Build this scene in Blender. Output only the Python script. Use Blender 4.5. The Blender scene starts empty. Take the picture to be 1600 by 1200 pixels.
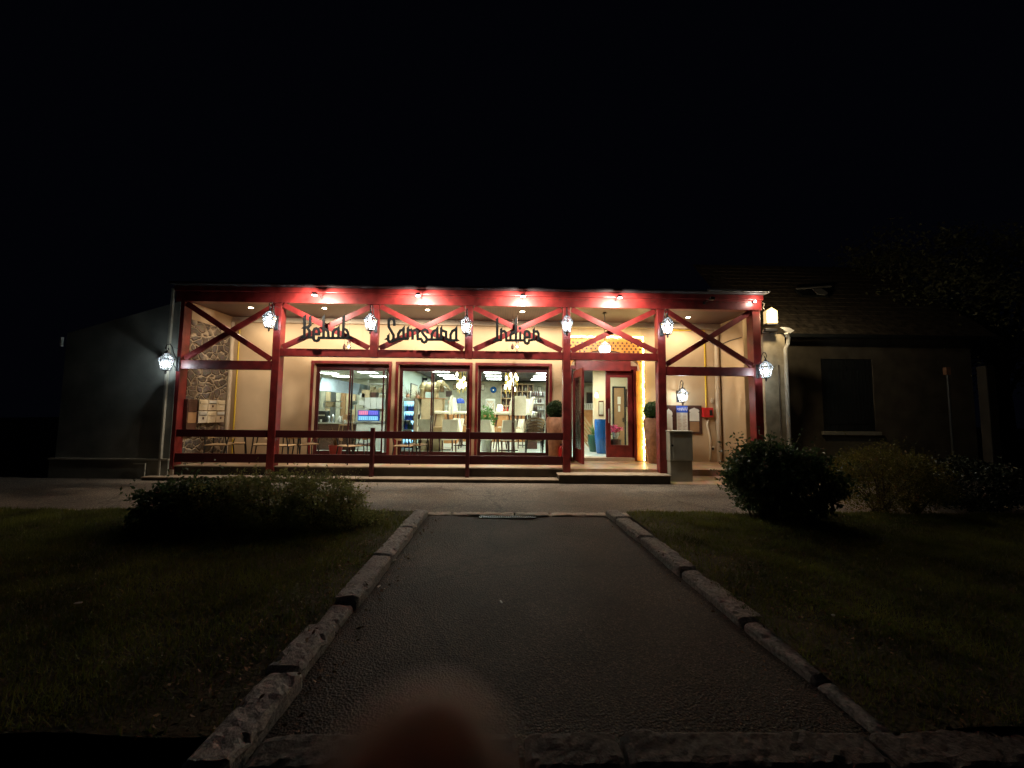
import bpy, bmesh, math, random
import numpy as np
from mathutils import Vector, Matrix, Euler
R = math.radians
random.seed(7); np.random.seed(7)
scn = bpy.context.scene
COL = scn.collection

# ------------------------------------------------------------------ camera
EYE = Vector((0, 0, 1.58)); FPX = 601.0
YAW, PITCH, ROLL = R(1.1), R(4.2), R(0.6)
fwd = Vector((math.sin(YAW)*math.cos(PITCH), math.cos(YAW)*math.cos(PITCH), math.sin(PITCH)))
rt0 = Vector((math.cos(YAW), -math.sin(YAW), 0)); up0 = rt0.cross(fwd)
CR = math.cos(ROLL)*rt0 + math.sin(ROLL)*up0
CU = -math.sin(ROLL)*rt0 + math.cos(ROLL)*up0
camd = bpy.data.cameras.new('camera'); cam = bpy.data.objects.new('camera', camd); COL.objects.link(cam)
m = Matrix.Identity(4)
for i in range(3):
    m[i][0] = CR[i]; m[i][1] = CU[i]; m[i][2] = -fwd[i]; m[i][3] = EYE[i]
cam.matrix_world = m
camd.sensor_fit = 'HORIZONTAL'; camd.sensor_width = 36.0; camd.lens = 36.0*FPX/1600
camd.clip_start = 0.01; camd.clip_end = 500
camd.dof.use_dof = True; camd.dof.focus_distance = 9.0; camd.dof.aperture_fstop = 13.52/4.4
scn.camera = cam

# ------------------------------------------------------------------ world, exposure
w = bpy.data.worlds.new("World"); scn.world = w; w.use_nodes = True
bg = w.node_tree.nodes['Background']
bg.inputs[0].default_value = (0.30, 0.36, 0.75, 1); bg.inputs[1].default_value = 0.0010
scn.view_settings.view_transform = 'Standard'; scn.view_settings.look = 'None'
scn.view_settings.exposure = 1.0; scn.view_settings.gamma = 1
scn.render.engine = 'CYCLES'
scn.cycles.use_denoising = True
scn.cycles.max_bounces = 7; scn.cycles.transparent_max_bounces = 24
scn.cycles.sample_clamp_indirect = 3.0; scn.cycles.sample_clamp_direct = 0
scn.cycles.caustics_reflective = False; scn.cycles.caustics_refractive = False

def ray(px, py): return fwd + CR*((px-800)/FPX) - CU*((py-600)/FPX)
def at(px, py, Y):
    d = ray(px, py); return EYE + d*((Y-EYE.y)/d.y)
def gr(px, py, z=0.0):
    d = ray(px, py); return EYE + d*((z-EYE.z)/d.z)
def xz(px, py, Y):
    p = at(px, py, Y); return p.x, p.z

# ------------------------------------------------------------------ mesh builder
class MB:
    def __init__(s): s.v = []; s.f = []
    def add(s, vs, fs):
        n = len(s.v); s.v += [tuple(q) for q in vs]; s.f += [tuple(n+i for i in f) for f in fs]; return s
    def box(s, x0, x1, y0, y1, z0, z1):
        v = [(x0,y0,z0),(x1,y0,z0),(x1,y1,z0),(x0,y1,z0),(x0,y0,z1),(x1,y0,z1),(x1,y1,z1),(x0,y1,z1)]
        return s.add(v, [(0,3,2,1),(4,5,6,7),(0,1,5,4),(1,2,6,5),(2,3,7,6),(3,0,4,7)])
    def bbox(s, x0, x1, y0, y1, z0, z1, b=0.012):     # bevelled box
        bm = bmesh.new(); bmesh.ops.create_cube(bm, size=1)
        for v in bm.verts: v.co = Vector(((x0+x1)/2+v.co.x*(x1-x0), (y0+y1)/2+v.co.y*(y1-y0), (z0+z1)/2+v.co.z*(z1-z0)))
        b = min(b, (x1-x0)*.45, (y1-y0)*.45, (z1-z0)*.45)
        bmesh.ops.bevel(bm, geom=bm.edges[:], offset=b, segments=2, affect='EDGES', profile=.5)
        return s.frombm(bm)
    def frombm(s, bm, M=None):
        bm.verts.index_update()
        s.add([(M @ v.co) if M else v.co for v in bm.verts], [[v.index for v in f.verts] for f in bm.faces]); bm.free(); return s
    def quad(s, a, b, c, d): return s.add([a,b,c,d], [(0,1,2,3)])
    def bar(s, p, q, w, t, nrm=(0,-1,0)):            # rectangular bar p->q; w across, t along nrm
        p, q, n = Vector(p), Vector(q), Vector(nrm).normalized()
        a = (q-p).normalized().cross(n).normalized()*(w/2); n = n*(t/2)
        v = [p-a-n, p+a-n, p+a+n, p-a+n, q-a-n, q+a-n, q+a+n, q-a+n]
        return s.add(v, [(0,3,2,1),(4,5,6,7),(0,1,5,4),(1,2,6,5),(2,3,7,6),(3,0,4,7)])
    def tube(s, pts, r, n=8, cap=True):
        pts = [Vector(p) for p in pts]; rs = r if isinstance(r, (list, tuple)) else [r]*len(pts)
        base = len(s.v); a = None
        for i, p in enumerate(pts):
            d = (pts[min(i+1, len(pts)-1)]-pts[max(i-1, 0)]).normalized()
            if a is None:
                a = d.cross(Vector((0,0,1)))
                if a.length < .1: a = d.cross(Vector((1,0,0)))
            else: a = a - d*a.dot(d)
            a.normalize(); b = d.cross(a)
            s.v += [tuple(p+(a*math.cos(2*math.pi*k/n)+b*math.sin(2*math.pi*k/n))*rs[i]) for k in range(n)]
        for i in range(len(pts)-1):
            for k in range(n):
                s.f.append((base+i*n+k, base+i*n+(k+1)%n, base+(i+1)*n+(k+1)%n, base+(i+1)*n+k))
        if cap:
            s.f.append(tuple(base+k for k in range(n))[::-1]); s.f.append(tuple(base+(len(pts)-1)*n+k for k in range(n)))
        return s
    def lathe(s, prof, c=(0,0,0), n=20, cap=True):
        base = len(s.v); c = Vector(c)
        for r, z in prof:
            s.v += [(c.x+r*math.cos(2*math.pi*k/n), c.y+r*math.sin(2*math.pi*k/n), c.z+z) for k in range(n)]
        for i in range(len(prof)-1):
            for k in range(n): s.f.append((base+i*n+k, base+i*n+(k+1)%n, base+(i+1)*n+(k+1)%n, base+(i+1)*n+k))
        if cap:
            s.f.append(tuple(base+k for k in range(n))[::-1]); s.f.append(tuple(base+(len(prof)-1)*n+k for k in range(n)))
        return s
    def ball(s, c, r, sub=2, sc=(1,1,1), M=None):
        bm = bmesh.new(); bmesh.ops.create_icosphere(bm, subdivisions=sub, radius=1)
        c = Vector(c)
        for v in bm.verts:
            q = Vector((v.co.x*r*sc[0], v.co.y*r*sc[1], v.co.z*r*sc[2]))
            v.co = c + (M @ q if M else q)
        return s.frombm(bm)
    def prism(s, poly, o, ux, uz, n, t):             # 2D polygon in frame (o,ux,uz) extruded t along n
        o, ux, uz, n = Vector(o), Vector(ux), Vector(uz), Vector(n)
        k = len(poly); a = [o+ux*x+uz*y for x, y in poly]
        s.add(a+[q+n*t for q in a], [tuple(range(k)), tuple(range(2*k-1, k-1, -1))]+[(i, i+k, (i+1)%k+k, (i+1)%k) for i in range(k)])
        return s
    def build(s, name, mat, parent=None, smooth=False, label=None):
        me = bpy.data.meshes.new(name); me.from_pydata(s.v, [], s.f); me.validate()
        bm = bmesh.new(); bm.from_mesh(me); bmesh.ops.recalc_face_normals(bm, faces=bm.faces[:]); bm.to_mesh(me); bm.free()
        if smooth:
            me.polygons.foreach_set('use_smooth', [True]*len(me.polygons))
            try: me.set_sharp_from_angle(angle=R(40))
            except Exception: pass
        o = bpy.data.objects.new(name, me); COL.objects.link(o)
        if mat: me.materials.append(M[mat] if isinstance(mat, str) else mat)
        if parent: o.parent = parent
        if label: o['label'] = label
        return o
def bigmesh(name, V, F, mat, parent=None):            # numpy quads/tris without checks
    me = bpy.data.meshes.new(name); n = F.shape[1]
    me.vertices.add(len(V)); me.vertices.foreach_set('co', V.astype(np.float32).ravel())
    me.loops.add(F.size); me.loops.foreach_set('vertex_index', F.astype(np.int32).ravel())
    me.polygons.add(len(F)); me.polygons.foreach_set('loop_start', np.arange(0, F.size, n, dtype=np.int32))
    me.update(); me.validate()
    o = bpy.data.objects.new(name, me); COL.objects.link(o); me.materials.append(M[mat])
    if parent: o.parent = parent
    return o
def tag(o, label, cat, group=None, kind=None):
    o['label'] = label; o['category'] = cat
    if group: o['group'] = group
    if kind: o['kind'] = kind
    return o
def struct(o): o['kind'] = 'structure'; return o
def thing(name, label, cat, loc=(0,0,0), rz=0, group=None):
    o = bpy.data.objects.new(name, None); COL.objects.link(o); o.location = loc; o.rotation_euler = (0,0,rz)
    return tag(o, label, cat, group)
def dup(o, loc=None, rz=None, label=None, parent=None):
    c = o.copy(); COL.objects.link(c)
    if parent: c.parent = parent
    if loc is not None: c.location = loc
    if rz is not None: c.rotation_euler = (0,0,rz)
    if label: c['label'] = label
    for ch in list(o.children): dup(ch, parent=c)
    return c

# ------------------------------------------------------------------ materials
M = {}
def nt(name):
    m = bpy.data.materials.new(name); m.use_nodes = True; M[name] = m
    return m, m.node_tree, m.node_tree.nodes['Principled BSDF']
def N(t, ty, **k):
    n = t.nodes.new(ty)
    for a, b in k.items():
        if a in n.inputs: n.inputs[a].default_value = b
        else: setattr(n, a, b)
    return n
def mat(name, col, rough=.6, metal=0, var=.15, scale=6, bump=.15, bscale=60, spec=None, bdist=.004):
    m, t, p = nt(name)
    p.inputs['Roughness'].default_value = rough; p.inputs['Metallic'].default_value = metal
    if spec is not None: p.inputs['Specular IOR Level'].default_value = spec
    tc = N(t, 'ShaderNodeTexCoord')
    n = N(t, 'ShaderNodeTexNoise'); n.inputs['Scale'].default_value = scale; n.inputs['Detail'].default_value = 5
    r = N(t, 'ShaderNodeValToRGB')
    r.color_ramp.elements[0].position = .3; r.color_ramp.elements[1].position = .7
    r.color_ramp.elements[0].color = tuple(c*(1-var) for c in col)+(1,); r.color_ramp.elements[1].color = tuple(min(1, c*(1+var)) for c in col)+(1,)
    t.links.new(tc.outputs['Object'], n.inputs['Vector']); t.links.new(n.outputs['Fac'], r.inputs[0]); t.links.new(r.outputs[0], p.inputs['Base Color'])
    if bump:
        n2 = N(t, 'ShaderNodeTexNoise'); n2.inputs['Scale'].default_value = bscale; n2.inputs['Detail'].default_value = 3
        b = N(t, 'ShaderNodeBump'); b.inputs['Strength'].default_value = bump; b.inputs['Distance'].default_value = bdist
        t.links.new(tc.outputs['Object'], n2.inputs['Vector']); t.links.new(n2.outputs['Fac'], b.inputs['Height']); t.links.new(b.outputs[0], p.inputs['Normal'])
    return m
def emit(name, col, s, base=(.8,.8,.8)):
    m, t, p = nt(name)
    p.inputs['Base Color'].default_value = base+(1,); p.inputs['Emission Color'].default_value = col+(1,); p.inputs['Emission Strength'].default_value = s
    return m
def glassy(name, tint=(.93,.96,.95), frost=0.0, refl=1.0):
    m = bpy.data.materials.new(name); m.use_nodes = True; t = m.node_tree; t.nodes.clear(); M[name] = m
    out = N(t, 'ShaderNodeOutputMaterial'); tr = N(t, 'ShaderNodeBsdfTransparent'); tr.inputs[0].default_value = tint+(1,)
    gl = N(t, 'ShaderNodeBsdfGlossy'); gl.inputs['Roughness'].default_value = .02
    fr = N(t, 'ShaderNodeFresnel'); fr.inputs[0].default_value = 1.45
    ml = N(t, 'ShaderNodeMath', operation='MULTIPLY'); ml.inputs[1].default_value = refl
    mx = N(t, 'ShaderNodeMixShader'); t.links.new(fr.outputs[0], ml.inputs[0]); t.links.new(ml.outputs[0], mx.inputs[0])
    t.links.new(tr.outputs[0], mx.inputs[1]); t.links.new(gl.outputs[0], mx.inputs[2]); last = mx
    if frost:
        tl = N(t, 'ShaderNodeBsdfTranslucent'); tl.inputs[0].default_value = (.9,.93,.95,1)
        m2 = N(t, 'ShaderNodeMixShader'); m2.inputs[0].default_value = frost
        t.links.new(mx.outputs[0], m2.inputs[1]); t.links.new(tl.outputs[0], m2.inputs[2]); last = m2
    t.links.new(last.outputs[0], out.inputs[0]); return m

mat('red_paint', (.150,.0135,.0125), .42, var=.4, scale=5, bump=.35, bscale=60)
mat('dark_red', (.06,.0075,.0085), .42, var=.15, scale=3, bump=.1, bscale=25)
mat('cream_wall', (.52,.375,.22), .85, var=.13, scale=1.1, bump=.35, bscale=120)
mat('cream_trim', (.52,.42,.29), .6, var=.1, scale=4)
mat('ochre_pipe', (.62,.43,.03), .35, var=.08)
mat('white_pipe', (.55,.53,.46), .45, var=.14, scale=5)
mat('black_metal', (.012,.012,.013), .4, var=.2, scale=8, bump=.05)
mat('sign_black', (.003,.0035,.004), .8, var=.2, bump=.05, spec=.15)
mat('roof_dark', (.02,.02,.024), .6, var=.3)
mat('terracotta', (.42,.22,.13), .8, var=.28, scale=9, bump=.8, bscale=45, bdist=.01)
mat('light_wood', (.48,.33,.18), .45, var=.18, scale=14, bump=.1)
mat('orange_wood', (.45,.20,.07), .45, var=.22, scale=5, bump=.1)
mat('door_wood', (.33,.19,.09), .45, var=.12, scale=4)
mat('dark_wood', (.07,.028,.018), .4, var=.25, scale=9)
mat('cream_fabric', (.80,.73,.57), .8, var=.08, scale=8, bump=.3, bscale=200)
mat('pale_wall', (.36,.45,.41), .8, var=.05, scale=1.5, bump=.1)
mat('inner_wall', (.42,.41,.31), .8, var=.18, scale=5, bump=.5, bscale=14, bdist=.01)
mat('inner_cream', (.62,.53,.36), .8, var=.06, scale=2)
mat('dark_ceiling', (.05,.048,.055), .7, var=.1)
mat('steel', (.55,.58,.60), .28, 1, var=.15, scale=3, bump=.05)
mat('white_paint', (.58,.58,.53), .5, var=.06)
mat('grey_box', (.36,.345,.27), .55, var=.1, scale=5, bump=.1)
mat('grey_render', (.20,.20,.17), .9, var=.35, scale=1.6, bump=.6, bscale=55)
mat('house_render', (.15,.128,.095), .9, var=.3, scale=2.2, bump=.6, bscale=55)
mat('stone_trim', (.42,.39,.31), .8, var=.15, scale=8, bump=.4)
mat('shutter_paint', (.03,.034,.035), .5, var=.2, scale=6)
mat('pot_blue', (.015,.10,.33), .15, var=.12, scale=4, bump=0)
mat('pot_green', (.015,.07,.045), .2, var=.2, scale=4, bump=0)
mat('pot_red', (.42,.05,.05), .3, var=.1)
mat('elephant_gold', (.30,.24,.12), .45, var=.35, scale=9, bump=.5, bscale=30, bdist=.01)
mat('plastic_red', (.55,.02,.02), .35, var=.08)
mat('blue_shade', (.02,.07,.42), .5)
mat('pink_petal', (.75,.09,.22), .6, var=.3, scale=20)
mat('rattan', (.36,.28,.17), .7, var=.35, scale=40, bump=.6, bscale=90)
mat('boxwood_leaf', (.035,.085,.03), .5, var=.5, scale=20, bump=0)
mat('hedge_leaf', (.24,.26,.09), .42, var=.5, scale=9, bump=0)
mat('laurel_leaf', (.075,.12,.05), .35, var=.45, scale=9, bump=0)
mat('dark_leaf', (.022,.035,.016), .5, var=.4, scale=9, bump=0)
mat('yellow_leaf', (.17,.155,.03), .5, var=.45, scale=9, bump=0)
mat('tree_leaf', (.24,.25,.11), .5, var=.5, scale=5, bump=0)
mat('palm_leaf', (.10,.20,.05), .4, var=.4, scale=12, bump=0)
mat('dry_leaf', (.20,.12,.05), .7, var=.5, scale=12, bump=0)
mat('grass_blade', (.145,.165,.03), .6, var=.6, scale=1.8, bump=0)
mat('bark', (.10,.075,.05), .9, var=.3, bump=.6)
mat('granite', (.36,.355,.34), .85, var=.45, scale=55, bump=.9, bscale=90, bdist=.005)
mat('dimmed_granite', (.32,.31,.29), .88, var=.5, scale=45, bump=.9, bscale=90, bdist=.005)  # granite copy darkened: light falloff on the right kerb put into its colour
mat('vignetted_granite', (.13,.12,.11), .9, var=.5, scale=30, bump=.9, bscale=90, bdist=.005)  # same granite much darker, painting the dim near edge into the front kerb
mat('pale_granite', (.60,.53,.44), .8, var=.25, scale=60, bump=.6, bscale=110, bdist=.004)
mat('soil', (.062,.056,.026), .95, var=.4, scale=7, bump=.8, bscale=40, bdist=.015)
mat('paper', (.70,.66,.55), .8, var=.05)
mat('cardboard', (.50,.38,.22), .8, var=.12)
mat('skin', (.50,.44,.40), .5, var=.12, scale=40, bump=.2, bscale=900, bdist=.0004)
mat('nail', (.5,.28,.22), .3, var=.05, bump=0)
mat('flashing', (.42,.42,.40), .5, var=.15)
mat('ledge_tile', (.40,.31,.22), .6, var=.15, scale=6)
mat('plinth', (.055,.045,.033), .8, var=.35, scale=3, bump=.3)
M['skin'].node_tree.nodes['Principled BSDF'].inputs['Subsurface Weight'].default_value = .6
M['skin'].node_tree.nodes['Principled BSDF'].inputs['Subsurface Scale'].default_value = .03
M['skin'].node_tree.nodes['Principled BSDF'].inputs['Subsurface Radius'].default_value = (1,.72,.6)
emit('bulb_cool', (.80,.92,1.0), 60); emit('bulb_warm', (1.0,.72,.38), 40); emit('panel_light', (.92,1.0,.90), 16)
emit('string_bulb', (1.0,.78,.28), 8); emit('globe', (1.0,.96,.88), 9); emit('down_lens', (1.0,.86,.65), 40)
emit('menu_violet', (.25,.18,.95), .45, (.05,.05,.2)); emit('menu_red', (.9,.25,.45), .6, (.2,.05,.05)); emit('menu_cyan', (.25,.75,1.0), .6, (.1,.1,.2))
emit('cooler_light', (.35,.75,1.0), 1.5, (.3,.5,.6)); emit('bulkhead_glow', (1.0,.70,.30), .45, (.42,.33,.15))
glassy('window_glass', refl=.9); glassy('lantern_glass', frost=.075)

# leaves let light through a little
for k in ('boxwood_leaf','hedge_leaf','laurel_leaf','yellow_leaf','tree_leaf','palm_leaf','grass_blade'):
    p = M[k].node_tree.nodes['Principled BSDF']; p.inputs['Transmission Weight'].default_value = 0.0
    t = M[k].node_tree; out = [n for n in t.nodes if n.type == 'OUTPUT_MATERIAL'][0]
    tl = N(t, 'ShaderNodeBsdfTranslucent'); ms = N(t, 'ShaderNodeMixShader'); ms.inputs[0].default_value = .42
    ramp = [n for n in t.nodes if n.type == 'VALTORGB'][0]
    t.links.new(ramp.outputs[0], tl.inputs[0]); t.links.new(p.outputs[0], ms.inputs[1]); t.links.new(tl.outputs[0], ms.inputs[2]); t.links.new(ms.outputs[0], out.inputs[0])

# rubble stone wall
def stone():
    m, t, p = nt('rubble_stone'); tc = N(t, 'ShaderNodeTexCoord')
    dn = N(t, 'ShaderNodeTexNoise', Scale=3.0, Detail=1.0); mxv = N(t, 'ShaderNodeMixRGB', blend_type='LINEAR_LIGHT'); mxv.inputs[0].default_value = .13
    t.links.new(tc.outputs['Object'], dn.inputs['Vector']); t.links.new(tc.outputs['Object'], mxv.inputs[1]); t.links.new(dn.outputs['Color'], mxv.inputs[2])
    mp = N(t, 'ShaderNodeMapping'); mp.inputs['Scale'].default_value = (4.0,4.0,6.0); t.links.new(mxv.outputs[0], mp.inputs[0])
    ve = N(t, 'ShaderNodeTexVoronoi', feature='DISTANCE_TO_EDGE'); vc = N(t, 'ShaderNodeTexVoronoi', feature='F1')
    for v in (ve, vc): v.inputs['Scale'].default_value = 1.0; t.links.new(mp.outputs[0], v.inputs['Vector'])
    cr = N(t, 'ShaderNodeValToRGB'); el = cr.color_ramp.elements; el[0].color = (.075,.055,.04,1); el[1].color = (.26,.19,.125,1)
    e = el.new(.4); e.color = (.17,.12,.085,1); e = el.new(.7); e.color = (.13,.11,.10,1)
    sx = N(t, 'ShaderNodeSeparateColor'); t.links.new(vc.outputs['Color'], sx.inputs[0]); t.links.new(sx.outputs[0], cr.inputs[0])
    n = N(t, 'ShaderNodeTexNoise', Scale=18.0, Detail=6.0); t.links.new(tc.outputs['Object'], n.inputs['Vector'])
    mu = N(t, 'ShaderNodeMixRGB', blend_type='MULTIPLY'); mu.inputs[0].default_value = .6; t.links.new(cr.outputs[0], mu.inputs[1]); t.links.new(n.outputs['Color'], mu.inputs[2])
    st = N(t, 'ShaderNodeValToRGB'); st.color_ramp.elements[0].position = .02; st.color_ramp.elements[1].position = .12
    t.links.new(ve.outputs['Distance'], st.inputs[0])
    mx = N(t, 'ShaderNodeMixRGB'); mx.inputs[1].default_value = (.33,.255,.17,1); t.links.new(st.outputs[0], mx.inputs[0]); t.links.new(mu.outputs[0], mx.inputs[2])
    t.links.new(mx.outputs[0], p.inputs['Base Color']); p.inputs['Roughness'].default_value = .9
    ad = N(t, 'ShaderNodeMath', operation='MULTIPLY_ADD'); ad.inputs[1].default_value = .4; t.links.new(n.outputs['Fac'], ad.inputs[0]); t.links.new(st.outputs[0], ad.inputs[2])
    b = N(t, 'ShaderNodeBump', Strength=1.0, Distance=.05); t.links.new(ad.outputs[0], b.inputs['Height']); t.links.new(b.outputs[0], p.inputs['Normal'])
stone()
def asphalt(name, c0, c1, bump):
    m, t, p = nt(name); tc = N(t, 'ShaderNodeTexCoord')
    n1 = N(t, 'ShaderNodeTexNoise', Scale=.9, Detail=6.0); n2 = N(t, 'ShaderNodeTexVoronoi', Scale=75.0); n3 = N(t, 'ShaderNodeTexNoise', Scale=28.0, Detail=8.0, Roughness=.7)
    for n in (n1, n2, n3): t.links.new(tc.outputs['Object'], n.inputs['Vector'])
    r = N(t, 'ShaderNodeValToRGB'); r.color_ramp.elements[0].position = .32; r.color_ramp.elements[1].position = .72
    r.color_ramp.elements[0].color = c0+(1,); r.color_ramp.elements[1].color = c1+(1,)
    mx = N(t, 'ShaderNodeMixRGB', blend_type='OVERLAY'); mx.inputs[0].default_value = .75
    t.links.new(n1.outputs['Fac'], r.inputs[0]); t.links.new(r.outputs[0], mx.inputs[1]); t.links.new(n3.outputs['Fac'], mx.inputs[2])
    dn = N(t, 'ShaderNodeTexNoise', Scale=2.2, Detail=5.0); dm = N(t, 'ShaderNodeMixRGB', blend_type='LINEAR_LIGHT'); dm.inputs[0].default_value = .35
    t.links.new(tc.outputs['Object'], dn.inputs['Vector']); t.links.new(tc.outputs['Object'], dm.inputs[1]); t.links.new(dn.outputs['Color'], dm.inputs[2])
    vc = N(t, 'ShaderNodeTexVoronoi', Scale=.42, feature='DISTANCE_TO_EDGE'); t.links.new(dm.outputs[0], vc.inputs['Vector'])
    cr = N(t, 'ShaderNodeValToRGB'); cr.color_ramp.elements[0].color = (.6,.6,.6,1); cr.color_ramp.elements[1].color = (1,1,1,1); cr.color_ramp.elements[0].position = .002; cr.color_ramp.elements[1].position = .012
    t.links.new(vc.outputs['Distance'], cr.inputs[0])
    sp = N(t, 'ShaderNodeTexVoronoi', Scale=130.0); t.links.new(tc.outputs['Object'], sp.inputs['Vector']); ss = N(t, 'ShaderNodeSeparateColor'); t.links.new(sp.outputs['Color'], ss.inputs[0])
    sr_ = N(t, 'ShaderNodeValToRGB'); sr_.color_ramp.elements[0].position = .70; sr_.color_ramp.elements[0].color = (.8,.8,.8,1); sr_.color_ramp.elements[1].position = .95; sr_.color_ramp.elements[1].color = (2.6,2.5,2.3,1); t.links.new(ss.outputs[0], sr_.inputs[0])
    m3 = N(t, 'ShaderNodeMixRGB', blend_type='MULTIPLY'); m3.inputs[0].default_value = 1; t.links.new(mx.outputs[0], m3.inputs[1]); t.links.new(cr.outputs[0], m3.inputs[2])
    m4 = N(t, 'ShaderNodeMixRGB', blend_type='MULTIPLY'); m4.inputs[0].default_value = 1; t.links.new(m3.outputs[0], m4.inputs[1]); t.links.new(sr_.outputs[0], m4.inputs[2]); mx = m4
    t.links.new(mx.outputs[0], p.inputs['Base Color']); p.inputs['Roughness'].default_value = .72; p.inputs['Specular IOR Level'].default_value = .35
    ad = N(t, 'ShaderNodeMath', operation='ADD'); t.links.new(n2.outputs['Distance'], ad.inputs[0]); t.links.new(n3.outputs['Fac'], ad.inputs[1])
    b = N(t, 'ShaderNodeBump', Strength=bump, Distance=.012); t.links.new(ad.outputs[0], b.inputs['Height']); t.links.new(b.outputs[0], p.inputs['Normal'])
asphalt('asphalt', (.024,.019,.0155), (.078,.063,.050), .7)
asphalt('footway_asphalt', (.145,.122,.10), (.225,.19,.155), .5)
def tiles(name, ca, cb, grout, size, rough):
    m, t, p = nt(name); tc = N(t, 'ShaderNodeTexCoord')
    br = N(t, 'ShaderNodeTexBrick'); br.offset = 0.0; br.inputs['Color1'].default_value = ca+(1,); br.inputs['Color2'].default_value = cb+(1,); br.inputs['Mortar'].default_value = grout+(1,)
    br.inputs['Scale'].default_value = 1.0; br.inputs['Brick Width'].default_value = size; br.inputs['Row Height'].default_value = size; br.inputs['Mortar Size'].default_value = .006
    n = N(t, 'ShaderNodeTexNoise', Scale=5.0, Detail=6.0); mx = N(t, 'ShaderNodeMixRGB', blend_type='OVERLAY'); mx.inputs[0].default_value = .5
    t.links.new(tc.outputs['Object'], br.inputs['Vector']); t.links.new(tc.outputs['Object'], n.inputs['Vector'])
    t.links.new(br.outputs[0], mx.inputs[1]); t.links.new(n.outputs['Color'], mx.inputs[2]); t.links.new(mx.outputs[0], p.inputs['Base Color'])
    p.inputs['Roughness'].default_value = rough
tiles('deck_tile', (.50,.36,.23), (.42,.27,.16), (.30,.25,.2), .33, .35)
tiles('pale_tile', (.58,.63,.56), (.52,.57,.50), (.4,.42,.38), .5, .3)
tiles('slate', (.10,.088,.07), (.06,.052,.042), (.02,.018,.015), .22, .6)
def boards():
    m, t, p = nt('board_ceiling'); tc = N(t, 'ShaderNodeTexCoord')
    wv = N(t, 'ShaderNodeTexWave', Scale=5.0, bands_direction='X'); t.links.new(tc.outputs['Object'], wv.inputs['Vector'])
    r = N(t, 'ShaderNodeValToRGB'); r.color_ramp.elements[0].color = (.035,.016,.014,1); r.color_ramp.elements[1].color = (.09,.036,.028,1); r.color_ramp.elements[1].position = .25
    t.links.new(wv.outputs['Fac'], r.inputs[0]); t.links.new(r.outputs[0], p.inputs['Base Color']); p.inputs['Roughness'].default_value = .45
    b = N(t, 'ShaderNodeBump', Strength=.6, Distance=.01); t.links.new(r.outputs[0], b.inputs['Height']); t.links.new(b.outputs[0], p.inputs['Normal'])
boards()
def lamp(name, ty, loc, power, col, parent=None, size=.03, spot=None, blend=.5, aim=None):
    d = bpy.data.lights.new(name, ty); d.energy = power; d.color = col
    d.shadow_soft_size = size
    o = bpy.data.objects.new(name, d); COL.objects.link(o); o.location = loc
    if ty == 'SPOT': d.spot_size = R(spot); d.spot_blend = blend
    if aim is not None: o.rotation_euler = Vector(aim).to_track_quat('-Z', 'Y').to_euler()
    if parent: o.parent = parent
    return o

# ------------------------------------------------------------------ layout constants
YF, YB = 9.0, 10.66            # veranda front, restaurant wall face
DZ, IZ = .27, .34              # deck level, inside floor level
CZ = 4.12                      # veranda ceiling
XL = at(291, 600, YF+.2).x     # inner face of stone wall
XR = at(1125, 600, YB).x       # right side wall inner face

# ------------------------------------------------------------------ ground
g = MB(); g.quad((-80,-40,-.12),(80,-40,-.12),(80,90,-.12),(-80,90,-.12)); struct(g.build('ground', 'soil'))
g = MB(); g.quad((-30,6.18,0),(30,6.18,0),(30,9.4,0),(-30,9.4,0)); struct(g.build('pavement', 'footway_asphalt'))
KL, KR0, KR1 = -1.14, 1.60, 1.88
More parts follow.
